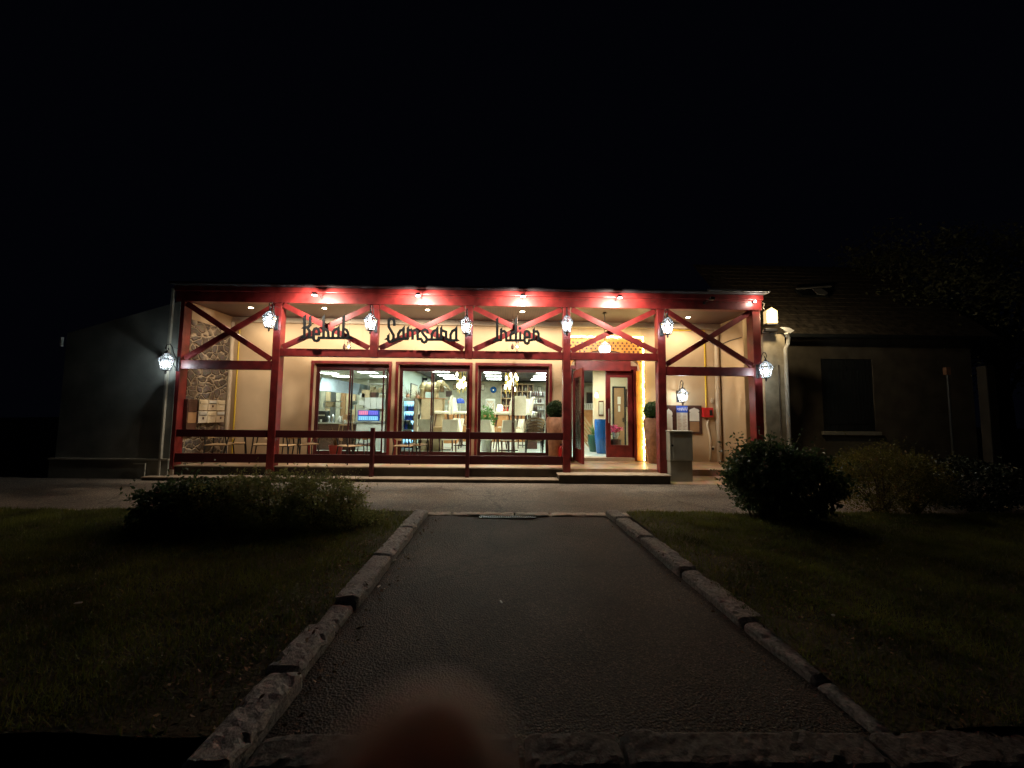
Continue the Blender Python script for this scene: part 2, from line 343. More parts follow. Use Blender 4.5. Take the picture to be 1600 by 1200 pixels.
# driveway as a fine sheet with slight unevenness
nx, ny = 40, 60; V = []; F = []
for j in range(ny+1):
    for i in range(nx+1):
        y = 1.9+(6.02-1.9)*j/ny; x = -1.4+(2.3+1.4)*i/nx
        V.append((x, y, -.012+.006*math.sin(x*3+y*1.7)+.004*math.sin(x*7-y*5)))
for j in range(ny):
    for i in range(nx):
        a = j*(nx+1)+i; F.append((a, a+1, a+nx+2, a+nx+1))
struct(MB().add(V, F).build('driveway', 'asphalt', smooth=True))
g = MB(); g.quad((-30,-12,-.03),(30,-12,-.03),(30,1.94,-.03),(-30,1.94,-.03)); struct(g.build('road', 'asphalt'))
from mathutils import noise as mnoise
def rough_block(mb, cx, cy, L, W, H, ang, seed, z0=-.05):
    ca, sa = math.cos(ang), math.sin(ang); r_ = .022; st = .028
    nx = max(6, int(L/st)); prof = []          # cross-section across W, from one foot over the top to the other
    for z in (0, H*.35, H*.65, H-r_): prof.append((-W/2, z))
    prof.append((-W/2+r_*.4, H-r_*.35))
    for k in range(6): prof.append((-W/2+r_+(W-2*r_)*k/5, H))
    prof.append((W/2-r_*.4, H-r_*.35))
    for z in (H-r_, H*.65, H*.35, 0): prof.append((W/2, z))
    V = []; m_ = len(prof)
    for i in range(nx+1):
        t = i/nx; x = -L/2+L*t; e = min(t, 1-t)*L; end = max(0, 1-e/.03)
        for (y, z) in prof:
            q = Vector((x*6+seed*7.3, y*6, z*6)); n1 = mnoise.noise(q*1.1); n2 = mnoise.noise(q*4.5); n3 = mnoise.noise(q*11)
            d = .010*n1+.007*n2+.004*n3
            edge = 1.0 if abs(abs(y)-W/2) < r_ and z > H-r_*1.5 else 0
            chip = -.022*max(0, mnoise.noise(q*2.3+Vector((9,3,1)))-.15)*edge*2
            yy = y*(1-end*.10)+math.copysign(d+chip, y)*(.9 if abs(y) > W/2-r_ else .2); zz = z+(d+chip if z > H*.8 else 0)-end*.018*(z/H)
            xx = x+(.5 if 0 < i < nx else 1)*d*(1 if z else 0)
            V.append((cx+xx*ca-yy*sa, cy+xx*sa+yy*ca, z0+max(zz, 0)))
    F = [(i*m_+k, i*m_+k+1, (i+1)*m_+k+1, (i+1)*m_+k) for i in range(nx) for k in range(m_-1)]
    F += [tuple(range(m_))[::-1], tuple(nx*m_+k for k in range(m_))]
    mb.add(V, F)
kl = MB(); y = 1.75; k = 0
for L in (.62,.50,.34,.95,.98,.92):
    rough_block(kl, KL-.10+random.uniform(-.02,.02)-(.04 if k in (1,2) else 0), y+L/2, L-.012, .2, .135 if k != 2 else .10, R(90)+random.uniform(-.03,.03), k+1); y += L; k += 1
struct(kl.build('kerb', 'granite', smooth=False))
kr = MB(); y = 1.75; k = 0
for L in (.6,.62,.9,.95,.85,.45):
    t_ = (y+L/2-1.75)/4.3; xx = KR1+(KR0-KR1)*t_+.10
    rough_block(kr, xx, y+L/2, L-.012, .2, .13, R(90)+math.atan((KR1-KR0)/4.3)+random.uniform(-.02,.02), k+31, z0=-.095+.045*min(1,(y-1.75)/2.4)); y += L; k += 1
struct(kr.build('kerb', 'dimmed_granite'))
kc = MB(); x = -1.75
for L in (.95,.98,.55,.9,.9):
    rough_block(kc, x+L/2, 6.10, L-.02, .18, .065, 0, int(x*10)+90); x += L
struct(kc.build('kerb', 'pale_granite'))
kn = MB(); x = -1.12
for L in (.62,.60,.46,1.2,1.1,1.2):
    rough_block(kn, x+L/2, 1.86, L-.03, .2, .12, random.uniform(-.015,.015), int(x*10)+190, z0=-.06); x += L
struct(kn.build('kerb', 'vignetted_granite'))
ke = MB(); x = 2.6
while x < 9: rough_block(ke, x+.5, 6.12, .97, .10, .07, 0, int(x*7), z0=-.05); x += 1.0
x = -2.7
while x > -9: rough_block(ke, x+.5, 6.12, .97, .10, .07, 0, int(x*7)+900, z0=-.05); x -= 1.0
struct(ke.build('kerb', 'pale_granite'))
# drain grate
dg = MB(); a0 = gr(750,804).x; a1 = gr(835,804).x
dg.box(a0, a1, 5.90, 5.915, -.01, .004); dg.box(a0, a1, 5.985, 6.0, -.01, .004)
n = 26
for i in range(n): x = a0+(a1-a0)*i/(n-1); dg.box(x-.006, x+.006, 5.915, 5.985, -.008, .003)
tag(dg.build('drain_grate', 'black_metal'), 'slotted metal drain grate across the top of the asphalt driveway', 'drain grate')

# lawns: uneven soil sheet + grass blades
def lawn(x0, x1, y0, y1, name, seed, n, dens):
    rs = np.random.RandomState(seed); nx, ny = 60, 40; V = []; F = []
    def h(x, y): return .055+.012*np.sin(x*2.3+seed)*np.cos(y*3.1)+.008*np.sin(x*7+y*5)
    for j in range(ny+1):
        for i in range(nx+1):
            x = x0+(x1-x0)*i/nx; y = y0+(y1-y0)*j/ny; V.append((x, y, float(h(x, y))))
    for j in range(ny):
        for i in range(nx):
            a = j*(nx+1)+i; F.append((a, a+1, a+nx+2, a+nx+1))
    struct(MB().add(V, F).build(name, 'soil', smooth=True))
    P = rs.rand(n, 2); P[:, 0] = x0+(x1-x0)*P[:, 0]; P[:, 1] = y0+(y1-y0)*P[:, 1]
    keep = dens(P[:, 0], P[:, 1]) + .25*np.sin(P[:, 0]*4+seed)*np.sin(P[:, 1]*5) > rs.rand(n); P = P[keep]; n = len(P)
    a = rs.rand(n)*6.283; L = .025+.05*rs.rand(n)**1.5; wd = .0025+.002*rs.rand(n); ln = rs.rand(n)*.9; b = rs.rand(n)*6.283
    z = h(P[:, 0], P[:, 1])-.005
    c = np.stack([P[:, 0], P[:, 1], z], 1); s = np.stack([np.cos(a)*wd, np.sin(a)*wd, 0*a], 1)
    tip = c+np.stack([np.cos(b)*L*ln, np.sin(b)*L*ln, L*(1-.4*ln)], 1)
    V = np.concatenate([c-s, c+s, tip]); F = np.stack([np.arange(n), np.arange(n)+n, np.arange(n)+2*n], 1)
    o = bigmesh('grass', V, F, 'grass_blade')
    return o
o = lawn(-9.5, KL-.18, 1.95, 6.06, 'lawn_soil', 1, 210000, lambda x, y: np.clip(.95-.5*np.exp(-((x+1.4)/.45)**2), .1, 1)*np.clip((y-1.2)/1.6, .2, 1))
tag(o, 'patchy short grass on the lawn left of the driveway', 'grass', kind='stuff')
o = lawn(KR0+.3, 10.5, 1.95, 6.06, 'lawn_soil', 2, 210000, lambda x, y: np.clip(.95-.5*np.exp(-((x-2.1)/.45)**2), .1, 1)*np.clip((y-1.2)/1.6, .2, 1))
tag(o, 'patchy short grass on the lawn right of the driveway', 'grass', kind='stuff')
# leaf litter
def leaves_on(pts, size, rs, flat=.25):
    n = len(pts); d = rs.randn(n, 3); d[:, 2] *= flat; d /= np.linalg.norm(d, axis=1)[:, None]
    e = rs.randn(n, 3); e[:, 2] *= flat*2; e -= d*np.sum(e*d, 1)[:, None]; e /= np.linalg.norm(e, axis=1)[:, None]
    nn = np.cross(d, e); s = size*(.6+.8*rs.rand(n))[:, None]
    V = np.stack([pts, pts+d*s*.5+e*s*.24+nn*s*.05, pts+d*s-nn*s*.1, pts+d*s*.5-e*s*.24+nn*s*.05], 1).reshape(-1, 3)
    return V, np.arange(4*n).reshape(n, 4)
rs = np.random.RandomState(5)
P = []
for i in range(900):
    u = rs.rand()
    if u < .4: P.append((KL-.35+rs.randn()*.16, 1.9+rs.rand()*2.8, .085))
    elif u < .55: P.append((KL+.06+abs(rs.randn())*.07, 1.9+rs.rand()*4, .004))
    elif u < .85: P.append((KR1+.45+rs.randn()*.25, 1.9+rs.rand()*2.5, .085))
    elif u < .93: P.append((KR0+.1-abs(rs.randn())*.08, 2.2+rs.rand()*3.8, .004))
    else: P.append((4.2+rs.rand()*2.2, 5.3+rs.rand()*.7, .09))
V, F = leaves_on(np.array(P), .028, rs)
tag(bigmesh('leaf_litter', V, F, 'dry_leaf'), 'dry brown leaves and crumbs scattered along both kerbs', 'leaf litter', kind='stuff')
# small litter
for (px, py, L, an, lab, z) in ((616,876,.055,1.1,'small white paper scrap on the driveway beside the left kerb',0),(592,917,.04,1.2,'tiny white scrap lying against the left kerb joint',0),(783,941,.04,1.9,'tiny pale straw in the middle of the driveway',0),(122,943,.05,.2,'crumpled white tissue on the dark left lawn',.09),(1302,962,.03,.3,'tiny white scrap on the right lawn',.09)):
    p = gr(px, py, z); b = MB(); b.prism([(-L/2,-.006),(0,-.009),(L/2,-.005),(L/2,.006),(.1*L,.009),(-L/2,.007)], (p.x, p.y, z+.003), (math.cos(an), math.sin(an), .05), (-math.sin(an), math.cos(an), .2), (0,0,1), .004)
    tag(b.build('litter', 'white_paint'), lab, 'litter', 'small litter')

# ------------------------------------------------------------------ restaurant building
RB = thing('restaurant_building', 'cream walled single storey restaurant behind the red timber veranda', 'building', (0, YB, 0))
RB.location = (0, 0, 0)
def wins():
    W = []
    for a, b in ((488,606),(621,733),(746,858)):
        W.append((at(a, 640, YB).x, at(b, 640, YB).x))
    return W
WN = wins(); WZ0, WZ1 = .36, 2.87
DX0, DX1 = at(893, 640, YB).x, at(990, 640, YB).x; DZ1 = 2.80
wl = MB(); xs = [XL-.02]
holes = [(a, b, WZ0, WZ1) for a, b in WN] + [(DX0, DX1, DZ, DZ1)]
x = XL-.02
for a, b, z0, z1 in holes:
    wl.box(x, a, YB, YB+.25, 0, 4.4)
    wl.box(a, b, YB, YB+.25, z1, 4.4)
    if z0 > DZ: wl.box(a, b, YB, YB+.25, 0, z0)
    x = b
wl.box(x, XR+.3, YB, YB+.25, 0, 4.4)
wl.build('wall', 'cream_wall', RB)
# side wall of stone (left) with plastered top band
zt = at(330, 487, 9.9).z
MB().box(XL-.35, XL, YF+.22, YB-.002, 0, 3.72).build('stone_wall', 'rubble_stone', RB)
MB().box(XL-.35, XL+.004, YF+.22, YB-.003, 3.72, CZ).build('upper_wall', 'cream_wall', RB)
# right side wall
MB().box(XR, XR+.3, YF+.55, YB-.002, 0, CZ).build('side_wall', 'cream_wall', RB)
# interior shell
RY = 18.2; RX0, RX1 = -3.25, 4.4; KX0 = -8.7; KY = 17.4; IC = 3.02
MB().box(KX0-.1, RX1+.1, YB+.25, RY+.1, IZ-.1, IZ).build('interior_floor', 'pale_tile', RB)
MB().box(RX0, RX1+.1, YB+.252, RY+.1, IC, IC+.1).build('interior_ceiling', 'dark_ceiling', RB)
MB().box(KX0-.1, RX0-.002, YB+.252, RY+.1, IC, IC+.1).build('kitchen_ceiling', 'white_paint', RB)
MB().box(RX0-.1, RX0, YB+.254, RY, IZ, IC).build('partition', 'pale_wall', RB)
MB().box(RX0, RX1, RY, RY+.1, IZ, IC).build('back_wall', 'inner_wall', RB)
MB().box(KX0, RX0-.1, KY, KY+.1, IZ, IC).build('kitchen_wall', 'inner_wall', RB)
MB().box(KX0-.1, KX0, YB+.254, KY, IZ, IC).build('kitchen_wall', 'white_paint', RB)
MB().box(RX1, RX1+.1, YB+.254, RY, IZ, IC).build('interior_wall', 'inner_cream', RB)
pw = MB(); pw.box(3.02, RX1, 13.0, 13.1, IZ, IC); pw.build('partition', 'inner_cream', RB)
MB().box(XL-.35, XR+.3, YB+.02, RY+.2, 4.42, 4.55).build('roof', 'roof_dark', RB)
# ceiling moulding at the wall
MB().box(XL, XR, YB-.09, YB-.001, 3.98, CZ-.001).build('cornice', 'cream_trim', RB)

def window(i, a, b, sash):
    f = MB(); T = .075
    f.bbox(a-T, b+T, YB-.035, YB-.002, WZ1, WZ1+T, .006); f.bbox(a-T, a, YB-.035, YB-.002, WZ0-.03, WZ1-.001, .006); f.bbox(b, b+T, YB-.035, YB-.002, WZ0-.03, WZ1-.001, .006)
    wo = f.build('window', 'red_paint', RB)
    fr = MB(); y0, y1 = YB+.13, YB+.20; S = .045
    fr.box(a, b, y0, y1, WZ1-.13, WZ1); fr.box(a, b, y0, y1, WZ0, WZ0+.07); fr.box(a, a+S, y0, y1, WZ0+.07, WZ1-.13); fr.box(b-S, b, y0, y1, WZ0+.07, WZ1-.13)
    fr.build('frame', 'dark_red', wo)
    z0, z1 = WZ0+.07, WZ1-.13; mid = a+(b-a)*sash
    for (p, q, yy) in ((a+S, mid+.04, y0+.028), (mid-.04, b-S-(.12 if i == 0 else 0), y0-.018)):
        s = MB(); t = .036
        s.box(p, p+t, yy, yy+.035, z0, z1); s.box(q-t, q, yy, yy+.035, z0, z1); s.box(p+t, q-t, yy, yy+.035, z1-t, z1); s.box(p+t, q-t, yy, yy+.035, z0, z0+t)
        so = s.build('sash', 'dark_red', wo)
        MB().box(p+t-.004, q-t+.004, yy+.012, yy+.018, z0+t-.004, z1-t+.004).build('pane', 'window_glass', wo)
        h = MB().bbox((q if yy > y0 else p+t)-.035, (q if yy > y0 else p+t)-.015, yy-.03, yy-.001, 1.30, 1.46, .004); h.build('handle', 'steel', wo)
    MB().box(a, b, YB-.001, YB+.128, WZ0-.012, WZ0+.004).build('sill', 'cream_trim', wo)
for i, (a, b) in enumerate(WN): window(i, a, b, (.47,.47,.5)[i])

# entrance: red portal, open left leaf, closed right leaf
dr = MB(); T = .10
dr.box(DX0-T, DX1+T, YB-.05, YB+.20, DZ1, DZ1+.10); dr.box(DX0-T, DX0, YB-.05, YB+.20, DZ, DZ1-.001); dr.box(DX1, DX1+T, YB-.05, YB+.20, DZ, DZ1-.001)
DO = dr.build('door_frame', 'red_paint', RB)
hd = MB(); hd.box(at(899,560,YB).x, at(984,560,YB).x, YB-.075, YB-.055, DZ1-.04, DZ1+.36); hd.build('header_board', 'red_paint', RB)
th = MB().box(DX0, DX1, YB-.04, YB+.3, DZ, IZ+.02); th.build('threshold', 'ledge_tile', RB)
def leaf(name, w, parent, handle_side):
    z0, z1 = 0, DZ1-IZ-.03; s = MB(); t = .13
    s.box(0, t, 0, .05, z0, z1); s.box(w-t, w, 0, .05, z0, z1); s.box(t, w-t, 0, .05, z1-.2, z1); s.box(t, w-t, 0, .05, z0, .34)
    o = s.build(name, 'red_paint', parent)
    MB().box(t-.01, w-t+.01, .02, .028, .33, z1-.19).build('pane', 'window_glass', o)
    hx = w-t/2 if handle_side > 0 else t/2
    h = MB(); h.tube([(hx,-.05,.95),(hx,-.05,1.35)], .014, 8); h.tube([(hx,0,1.0),(hx,-.05,1.0)], .009, 6); h.tube([(hx,0,1.3),(hx,-.05,1.3)], .009, 6); h.build('handle', 'steel', o)
    return o
xm = at(948, 640, YB).x
rl = leaf('door', DX1-xm, RB, -1); rl.location = (xm, YB+.08, IZ+.02)
ll = leaf('door', xm-DX0, RB, 1); ll.location = (DX0+.03, YB-.0, DZ+.03); ll.rotation_euler = (0,0,R(-86))

# fretwork panel over the entrance with star cut-outs (flat board + dark inlays)
def fret():
    X0, X1 = at(884,545,YB).x, at(1003,545,YB).x; z1 = at(945,532,YB).z; z0 = at(1000,573,YB).z
    o = thing('fretwork_arch', 'orange pierced fretwork board arching over the entrance door', 'decoration', (0, YB-.1, 0)); o.location = (0,0,0)
    b = MB(); cx = (X0+X1)/2; W = (X1-X0)/2
    zs = at(945,567,YB).z
    n = 24; top = [(X1, z1), (X0, z1)]
    low = [(X0, z0-.12), (X0+.10, z0-.12), (X0+.14, z0+.05)]
    for k in range(n+1):
        u = -1+2*k/n; low.append((cx+u*(W-.16), z0+.10+.34*(1-abs(u)**2.2)))
    low += [(X1-.14, z0+.05), (X1-.10, z0-.12), (X1, z0-.12)]
    poly = top+low
    # strip mesh between upper and lower outline
    lo = sorted(low, key=lambda q: q[0]); 
    for k in range(len(lo)-1):
        (xa, za), (xb, zb) = lo[k], lo[k+1]
        if xb-xa < 1e-5: continue
        b.add([(xa,YB-.12,za),(xb,YB-.12,zb),(xb,YB-.12,z1),(xa,YB-.12,z1),(xa,YB-.10,za),(xb,YB-.10,zb),(xb,YB-.10,z1),(xa,YB-.10,z1)], [(0,1,2,3),(4,7,6,5),(0,4,5,1),(3,2,6,7)])
    b.build('board', mat('fret_orange', (.66,.27,.045), .45, var=.2, scale=5), o)
    s = MB(); 
    def lowz(x):
        for k in range(len(lo)-1):
            if lo[k][0] <= x <= lo[k+1][0] and lo[k+1][0] > lo[k][0]: return lo[k][1]+(lo[k+1][1]-lo[k][1])*(x-lo[k][0])/(lo[k+1][0]-lo[k][0])
        return 9
    r = .038; row = 0; z = z1-.09
    while z > z0-.10:
        x = X0+.06+(.0625 if row % 2 else 0)
        while x < X1-.05:
            if z-r > lowz(x)+.005 and z-r > lowz(x-.03) and z-r > lowz(x+.03):
                s.prism([(math.cos(R(k*36+18))*(r if k % 2 else r*.55), math.sin(R(k*36+18))*(r if k % 2 else r*.55)) for k in range(10)], (x,YB-.1205,z), (1,0,0), (0,0,1), (0,-1,0), .003)
            x += .125
        z -= .082; row += 1
    s.build('star_inlay', 'dark_wood', o)
    # side strips down both sides of the doorway
    c = MB(); xa = at(990,640,YB).x+.06; xb = at(1003,640,YB).x+.02
    c.box(xa, xb, YB-.09, YB-.03, DZ+.02, z0-.13); c.build('side_board', M['fret_orange'], o)
    xa = at(905,640,YB).x
    return X0, X1, z1, z0
FX0, FX1, FZ1, FZ0 = fret()
# warm string lights round the entrance
SL = thing('string_light', 'warm yellow light string outlining the top and right side of the entrance', 'string lights', (0,0,0))
wv = MB(); rnd = random.Random(3)
xa = at(1001,640,YB).x+.03
bm0 = MB().ball((0,0,0), .028, 1).build('bulb', 'string_bulb', SL, True); bm0.location = (xa, YB-.15, DZ+.05)
def sb(par, x, y, z):
    c = bm0.copy(); COL.objects.link(c); c.parent = par; c.location = (x,y,z); return c
z = DZ+.10
while z < FZ1+.05: sb(SL, xa+rnd.uniform(-.014,.014), YB-.15, z); z += .052
wv.tube([(xa, YB-.13, DZ+.03), (xa, YB-.13, FZ1+.07), (FX0+.05, YB-.13, FZ1+.07)], .006, 5)
x = xa
while x > FX0+.03: sb(SL, x, YB-.15, FZ1+.07+.012*math.sin(x*30)+rnd.uniform(-.008,.008)); x -= .055
wv.build('cable', 'white_pipe', SL)
SL2 = thing('string_light', 'thin warm light string down the left jamb behind the open entrance leaf', 'string lights', (0,0,0))
z = DZ+.3; xq = DX0+.10
while z < 2.75:
    c = sb(SL2, xq+rnd.uniform(-.01,.01), YB+.22, z); c.scale = (.5,.5,.5); z += .08
MB().tube([(xq,YB+.235,DZ+.25),(xq,YB+.235,2.78)], .004, 4).build('cable','white_pipe',SL2)
lamp('entrance_glow', 'POINT', (xa+.03, YB-.28, 1.6), 1.2, (1,.74,.3), SL, .15)

# ------------------------------------------------------------------ veranda
VE = thing('veranda', 'red painted timber veranda with crossed braces along the restaurant front', 'veranda', (0,0,0))
PW = .175
def post(px, py, z0, z1, w=PW, d=.20, y=YF, shift=0):
    x = at(px, py, y).x+shift
    MB().bbox(x, x+w, y, y+d, z0, z1, .008).build('post', 'red_paint', VE); return x
ZB1 = 4.40; ZB0 = at(510, 474.5, YF).z      # top beam
P1 = post(263.5, 640, .08, ZB0-.002, .19, .22)
P2 = post(422, 600, .08, ZB0-.002)
P5 = post(880, 600, .2, ZB0-.002)
P6 = post(1029, 600, .2, ZB0-.002, .19)
P7 = at(1178, 560, YF).x
MB().bbox(P7, P7+.19, YF, YF+.24, .02, ZB0-.002, .008).build('post', 'red_paint', VE)
MLZ0 = at(512, 557, YF).z; MLZ1 = at(512, 545, YF).z
def spost(px):
    x = at(px, 520, YF).x; MB().bbox(x, x+.18, YF, YF+.12, MLZ0-.01, ZB0-.002, .006).build('post', 'red_paint', VE); return x
P3 = spost(578.5); P4 = spost(726.5)
XV0, XV1 = P1, P7+.19
# beams and fascia
MB().bbox(XV0, XV1+.03, YF-.03, YF+.16, ZB0, ZB0+.24, .008).build('beam', 'red_paint', VE)
MB().bbox(XV0-.02, XV1+.05, YF-.07, YF+.10, ZB0+.242, ZB0+.36, .008).build('fascia', 'red_paint', VE)
GZ = ZB0+.362
MB().bbox(XV0-.05, XV1+.10, YF-.20, YF-.05, GZ, GZ+.06, .02).build('gutter', 'roof_dark', VE)
MB().box(XV0-.05, XV1+.10, YF-.045, YB+.02, GZ+.03, GZ+.07).build('roof', 'roof_dark', VE)
MB().box(XL+.002, XR-.002, YF+.165, YB-.002, CZ, CZ+.05).build('ceiling', 'board_ceiling', VE)
# metal edge strip catching light at the right end
MB().bbox(at(1105,459,YF-.2).x, XV1+.12, YF-.215, YF-.202, GZ+.03, GZ+.085, .004).build('edge_strip', 'flashing', VE)
# lower beams: middle bays and the end bays
def hbeam(x0, x1, z0, z1, y0=YF+.01, y1=YF+.13): MB().bbox(x0, x1, y0, y1, z0, z1, .006).build('beam', 'red_paint', VE)
hbeam(P2+PW+.001, P3-.001, MLZ0, MLZ1); hbeam(P3+.181, P4-.001, MLZ0, MLZ1); hbeam(P4+.181, P5-.001, MLZ0, MLZ1); hbeam(P5+PW+.001, P6-.001, MLZ0, MLZ1)
za, zb = at(360,577,YF).z, at(360,563,YF).z
hbeam(P1+.191, P2-.001, za, zb); hbeam(P6+.191, P7-.001, za-.01, zb-.01)
def brace(x0, z0, x1, z1, y, w=.125):
    MB().bar((x0,y,z0),(x1,y,z1), w, .045).build('brace', 'red_paint', VE)
bays = [(P1+.19, P2, zb), (P2+PW, P3, MLZ1), (P3+.18, P4, MLZ1), (P4+.18, P5, MLZ1), (P5+PW, P6, MLZ1), (P6+.19, P7, zb)]
for a, b, zl in bays:
    brace(a+.03, ZB0-.04, b-.03, zl+.04, YF+.03); brace(a+.03, zl+.04, b-.03, ZB0-.04, YF+.08)
# deck, plinth, ledge, step
XS0, XS1 = at(873,742,8.75).x, at(1046,742,8.75).x
MB().box(XL-.02, XR-.002, YF+.14, YB-.001, .0, DZ).build('deck', 'deck_tile', VE)
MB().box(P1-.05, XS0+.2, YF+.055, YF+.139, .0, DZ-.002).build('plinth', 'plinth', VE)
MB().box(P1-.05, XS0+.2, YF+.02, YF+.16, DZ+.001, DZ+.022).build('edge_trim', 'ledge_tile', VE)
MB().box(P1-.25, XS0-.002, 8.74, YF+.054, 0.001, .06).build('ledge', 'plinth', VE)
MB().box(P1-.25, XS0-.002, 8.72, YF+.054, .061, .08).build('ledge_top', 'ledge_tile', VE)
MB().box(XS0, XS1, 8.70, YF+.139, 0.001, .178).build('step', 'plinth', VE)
MB().box(XS0-.02, XS1+.02, 8.68, YF+.139, .179, .20).build('step_top', 'ledge_tile', VE)
MB().box(P1-.02, P1+.22, YF-.03, YF+.0, .082, .2).build('footing', 'ledge_tile', VE)
# tiled ramp in the right bay
rp = MB(); x0, x1 = XS1+.003, XR+.6
rp.add([(x0,8.72,.004),(x1,8.72,.004),(x1,YF+.6,DZ-.002),(x0,YF+.6,DZ-.002),(x0,8.72,-.1),(x1,8.72,-.1),(x1,YF+.6,-.1),(x0,YF+.6,-.1)], [(0,1,2,3),(4,7,6,5),(0,4,5,1),(1,5,6,2),(3,0,4,7)][:4])
rp.build('ramp', 'deck_tile', VE)
MB().box(XR-.002, XR+.6, YF+.602, YF+.9, 0, DZ-.004).build('ramp', 'deck_tile', VE)

# railing
RL = thing('railing', 'dark red two rail timber fence along the front of the terrace', 'railing', (0,0,0))
rz = [(at(300,682.5,YF).z, at(300,671,YF).z), (at(300,722.5,YF).z, at(300,708.5,YF).z)]
for a, b in ((P1+.192, P2-.002), (P2+PW+.002, P5-.002)):
    for z0, z1 in rz: MB().bbox(a, b, YF+.02, YF+.06, z0, z1, .006).build('rail', 'dark_red', RL)
for px in (577.5, 727.5):
    x = at(px, 700, YF-.08).x; MB().bbox(x, x+.085, YF-.075, YF+.018, .082, 1.19, .006).build('post', 'dark_red', RL)

# black cut-out lettering ------------------------------------------------
def strip(mb, pts, w, y, t):
    pts = [Vector((p[0], p[1])) for p in pts]; L = []; Rr = []
    for i, p in enumerate(pts):
        d0 = (p-pts[i-1]).normalized() if i else None; d1 = (pts[i+1]-p).normalized() if i < len(pts)-1 else None
        if d0 is None: n = Vector((-d1.y, d1.x)); s = 1
        elif d1 is None: n = Vector((-d0.y, d0.x)); s = 1
        else:
            n = Vector((-(d0.y+d1.y), d0.x+d1.x)); 
            if n.length < .2: n = Vector((-d1.y, d1.x))
            n.normalize(); s = min(1.5, 1/max(.5, abs(n.dot(Vector((-d1.y, d1.x))))))
        L.append(p+n*w/2*s); Rr.append(p-n*w/2*s)
    k = len(pts); V = [(q.x, y, q.y) for q in L]+[(q.x, y, q.y) for q in Rr]; V += [(a, y+t, c) for a, _, c in V]
    F = []
    for i in range(k-1):
        F += [(i, i+1, k+i+1, k+i), (2*k+i, 3*k+i, 3*k+i+1, 2*k+i+1), (i, 2*k+i, 2*k+i+1, i+1), (k+i, k+i+1, 3*k+i+1, 3*k+i)]
    F += [(0, k, 3*k, 2*k), (k-1, 3*k-1, 4*k-1, 2*k-1)]
    mb.add(V, F)
def sign(label, ox, oy, sc, w, letters):
    o = thing('lettering_sign', label, 'sign', (0,0,0), 0, 'black lettering hung on the red braces')
    YS = YF-.10; cnt = 0
    for letter in letters:
        mb = MB()
        for item in letter:
            pts = []
            for (cx, cy) in item[1:]:
                p = at(ox+cx/sc, oy+cy/sc, YS); pts.append((p.x, p.z))
            yy = YS-.0007*(cnt % 17); cnt += 1
            if item[0] == 's': strip(mb, pts, w, yy, .02)
            else: mb.prism(pts, (0,yy,0), (1,0,0), (0,0,1), (0,1,0), .02)
        mb.build('letter', 'sign_black', o)
    b = MB()
    return o
S_, P_ = 's', 'p'
sign('black cut-out word of five letters with pointed tops, leftmost of three', 465, 485, 17.78, .058, [
 [(S_,(185,170),(185,760)),(P_,(152,175),(236,100),(217,190),(152,190)),(P_,(55,805),(145,700),(215,745),(215,775),(110,770)),(S_,(345,180),(345,395),(295,460),(190,478)),(P_,(312,185),(378,120),(376,190)),(S_,(265,480),(325,560),(325,750),(440,752)),(P_,(98,505),(165,440),(175,510))],
 [(S_,(480,660),(592,662),(592,580),(565,520),(520,497),(470,515),(442,575),(440,700),(440,790),(470,838),(520,850),(575,830),(592,757),(680,755))],
 [(S_,(722,175),(718,740)),(P_,(690,178),(765,115),(752,180)),(S_,(735,515),(800,530),(845,600),(857,740))],
 [(S_,(975,740),(980,620),(1020,545),(1115,500)),(S_,(1135,470),(1135,740)),(P_,(1104,475),(1168,400),(1166,480))],
 [(S_,(1284,180),(1262,740)),(P_,(1250,190),(1325,110),(1316,190)),(S_,(1300,515),(1360,545),(1402,625),(1420,750)),(P_,(1400,700),(1450,700),(1560,800),(1420,795))],
 [(S_,(585,765),(1440,768))]])
sign('black cut-out word of seven letters with curled first letter, middle of three', 597, 485, 12.70, .060, [
 [(S_,(240,305),(240,210),(215,172),(175,165),(130,195),(130,320),(225,490),(225,560),(190,618),(145,625),(120,590),(120,490)),(P_,(38,582),(92,538),(112,582)),(P_,(99,505),(148,445),(142,520)),(S_,(195,612),(330,562),(520,566))],
 [(S_,(318,555),(320,470),(360,402),(430,375)),(S_,(425,345),(425,565)),(P_,(403,352),(450,292),(447,360))],
 [(S_,(510,345),(510,575)),(P_,(487,350),(537,297),(533,352)),(S_,(525,392),(575,385),(603,420),(605,580)),(S_,(620,398),(668,387),(703,420),(708,568),(795,568))],
 [(S_,(905,458),(895,402),(850,380),(808,400),(798,440),(830,490),(870,530),(890,575),(868,622),(835,636),(800,618),(785,575))],
 [(S_,(985,570),(985,480),(1020,412),(1095,378)),(S_,(1096,345),(1096,575)),(P_,(1074,350),(1118,297),(1118,360))],
 [(S_,(1172,340),(1172,580)),(P_,(1150,350),(1195,297),(1194,350)),(S_,(1190,395),(1268,425),(1270,560),(1350,592))],
 [(S_,(1357,580),(1357,480),(1392,412),(1465,372)),(S_,(1470,340),(1470,585)),(P_,(1448,352),(1493,292),(1492,352)),(P_,(1470,545),(1550,608),(1470,608))],
 [(S_,(890,578),(1195,578)),(S_,(1300,592),(1500,594))]])
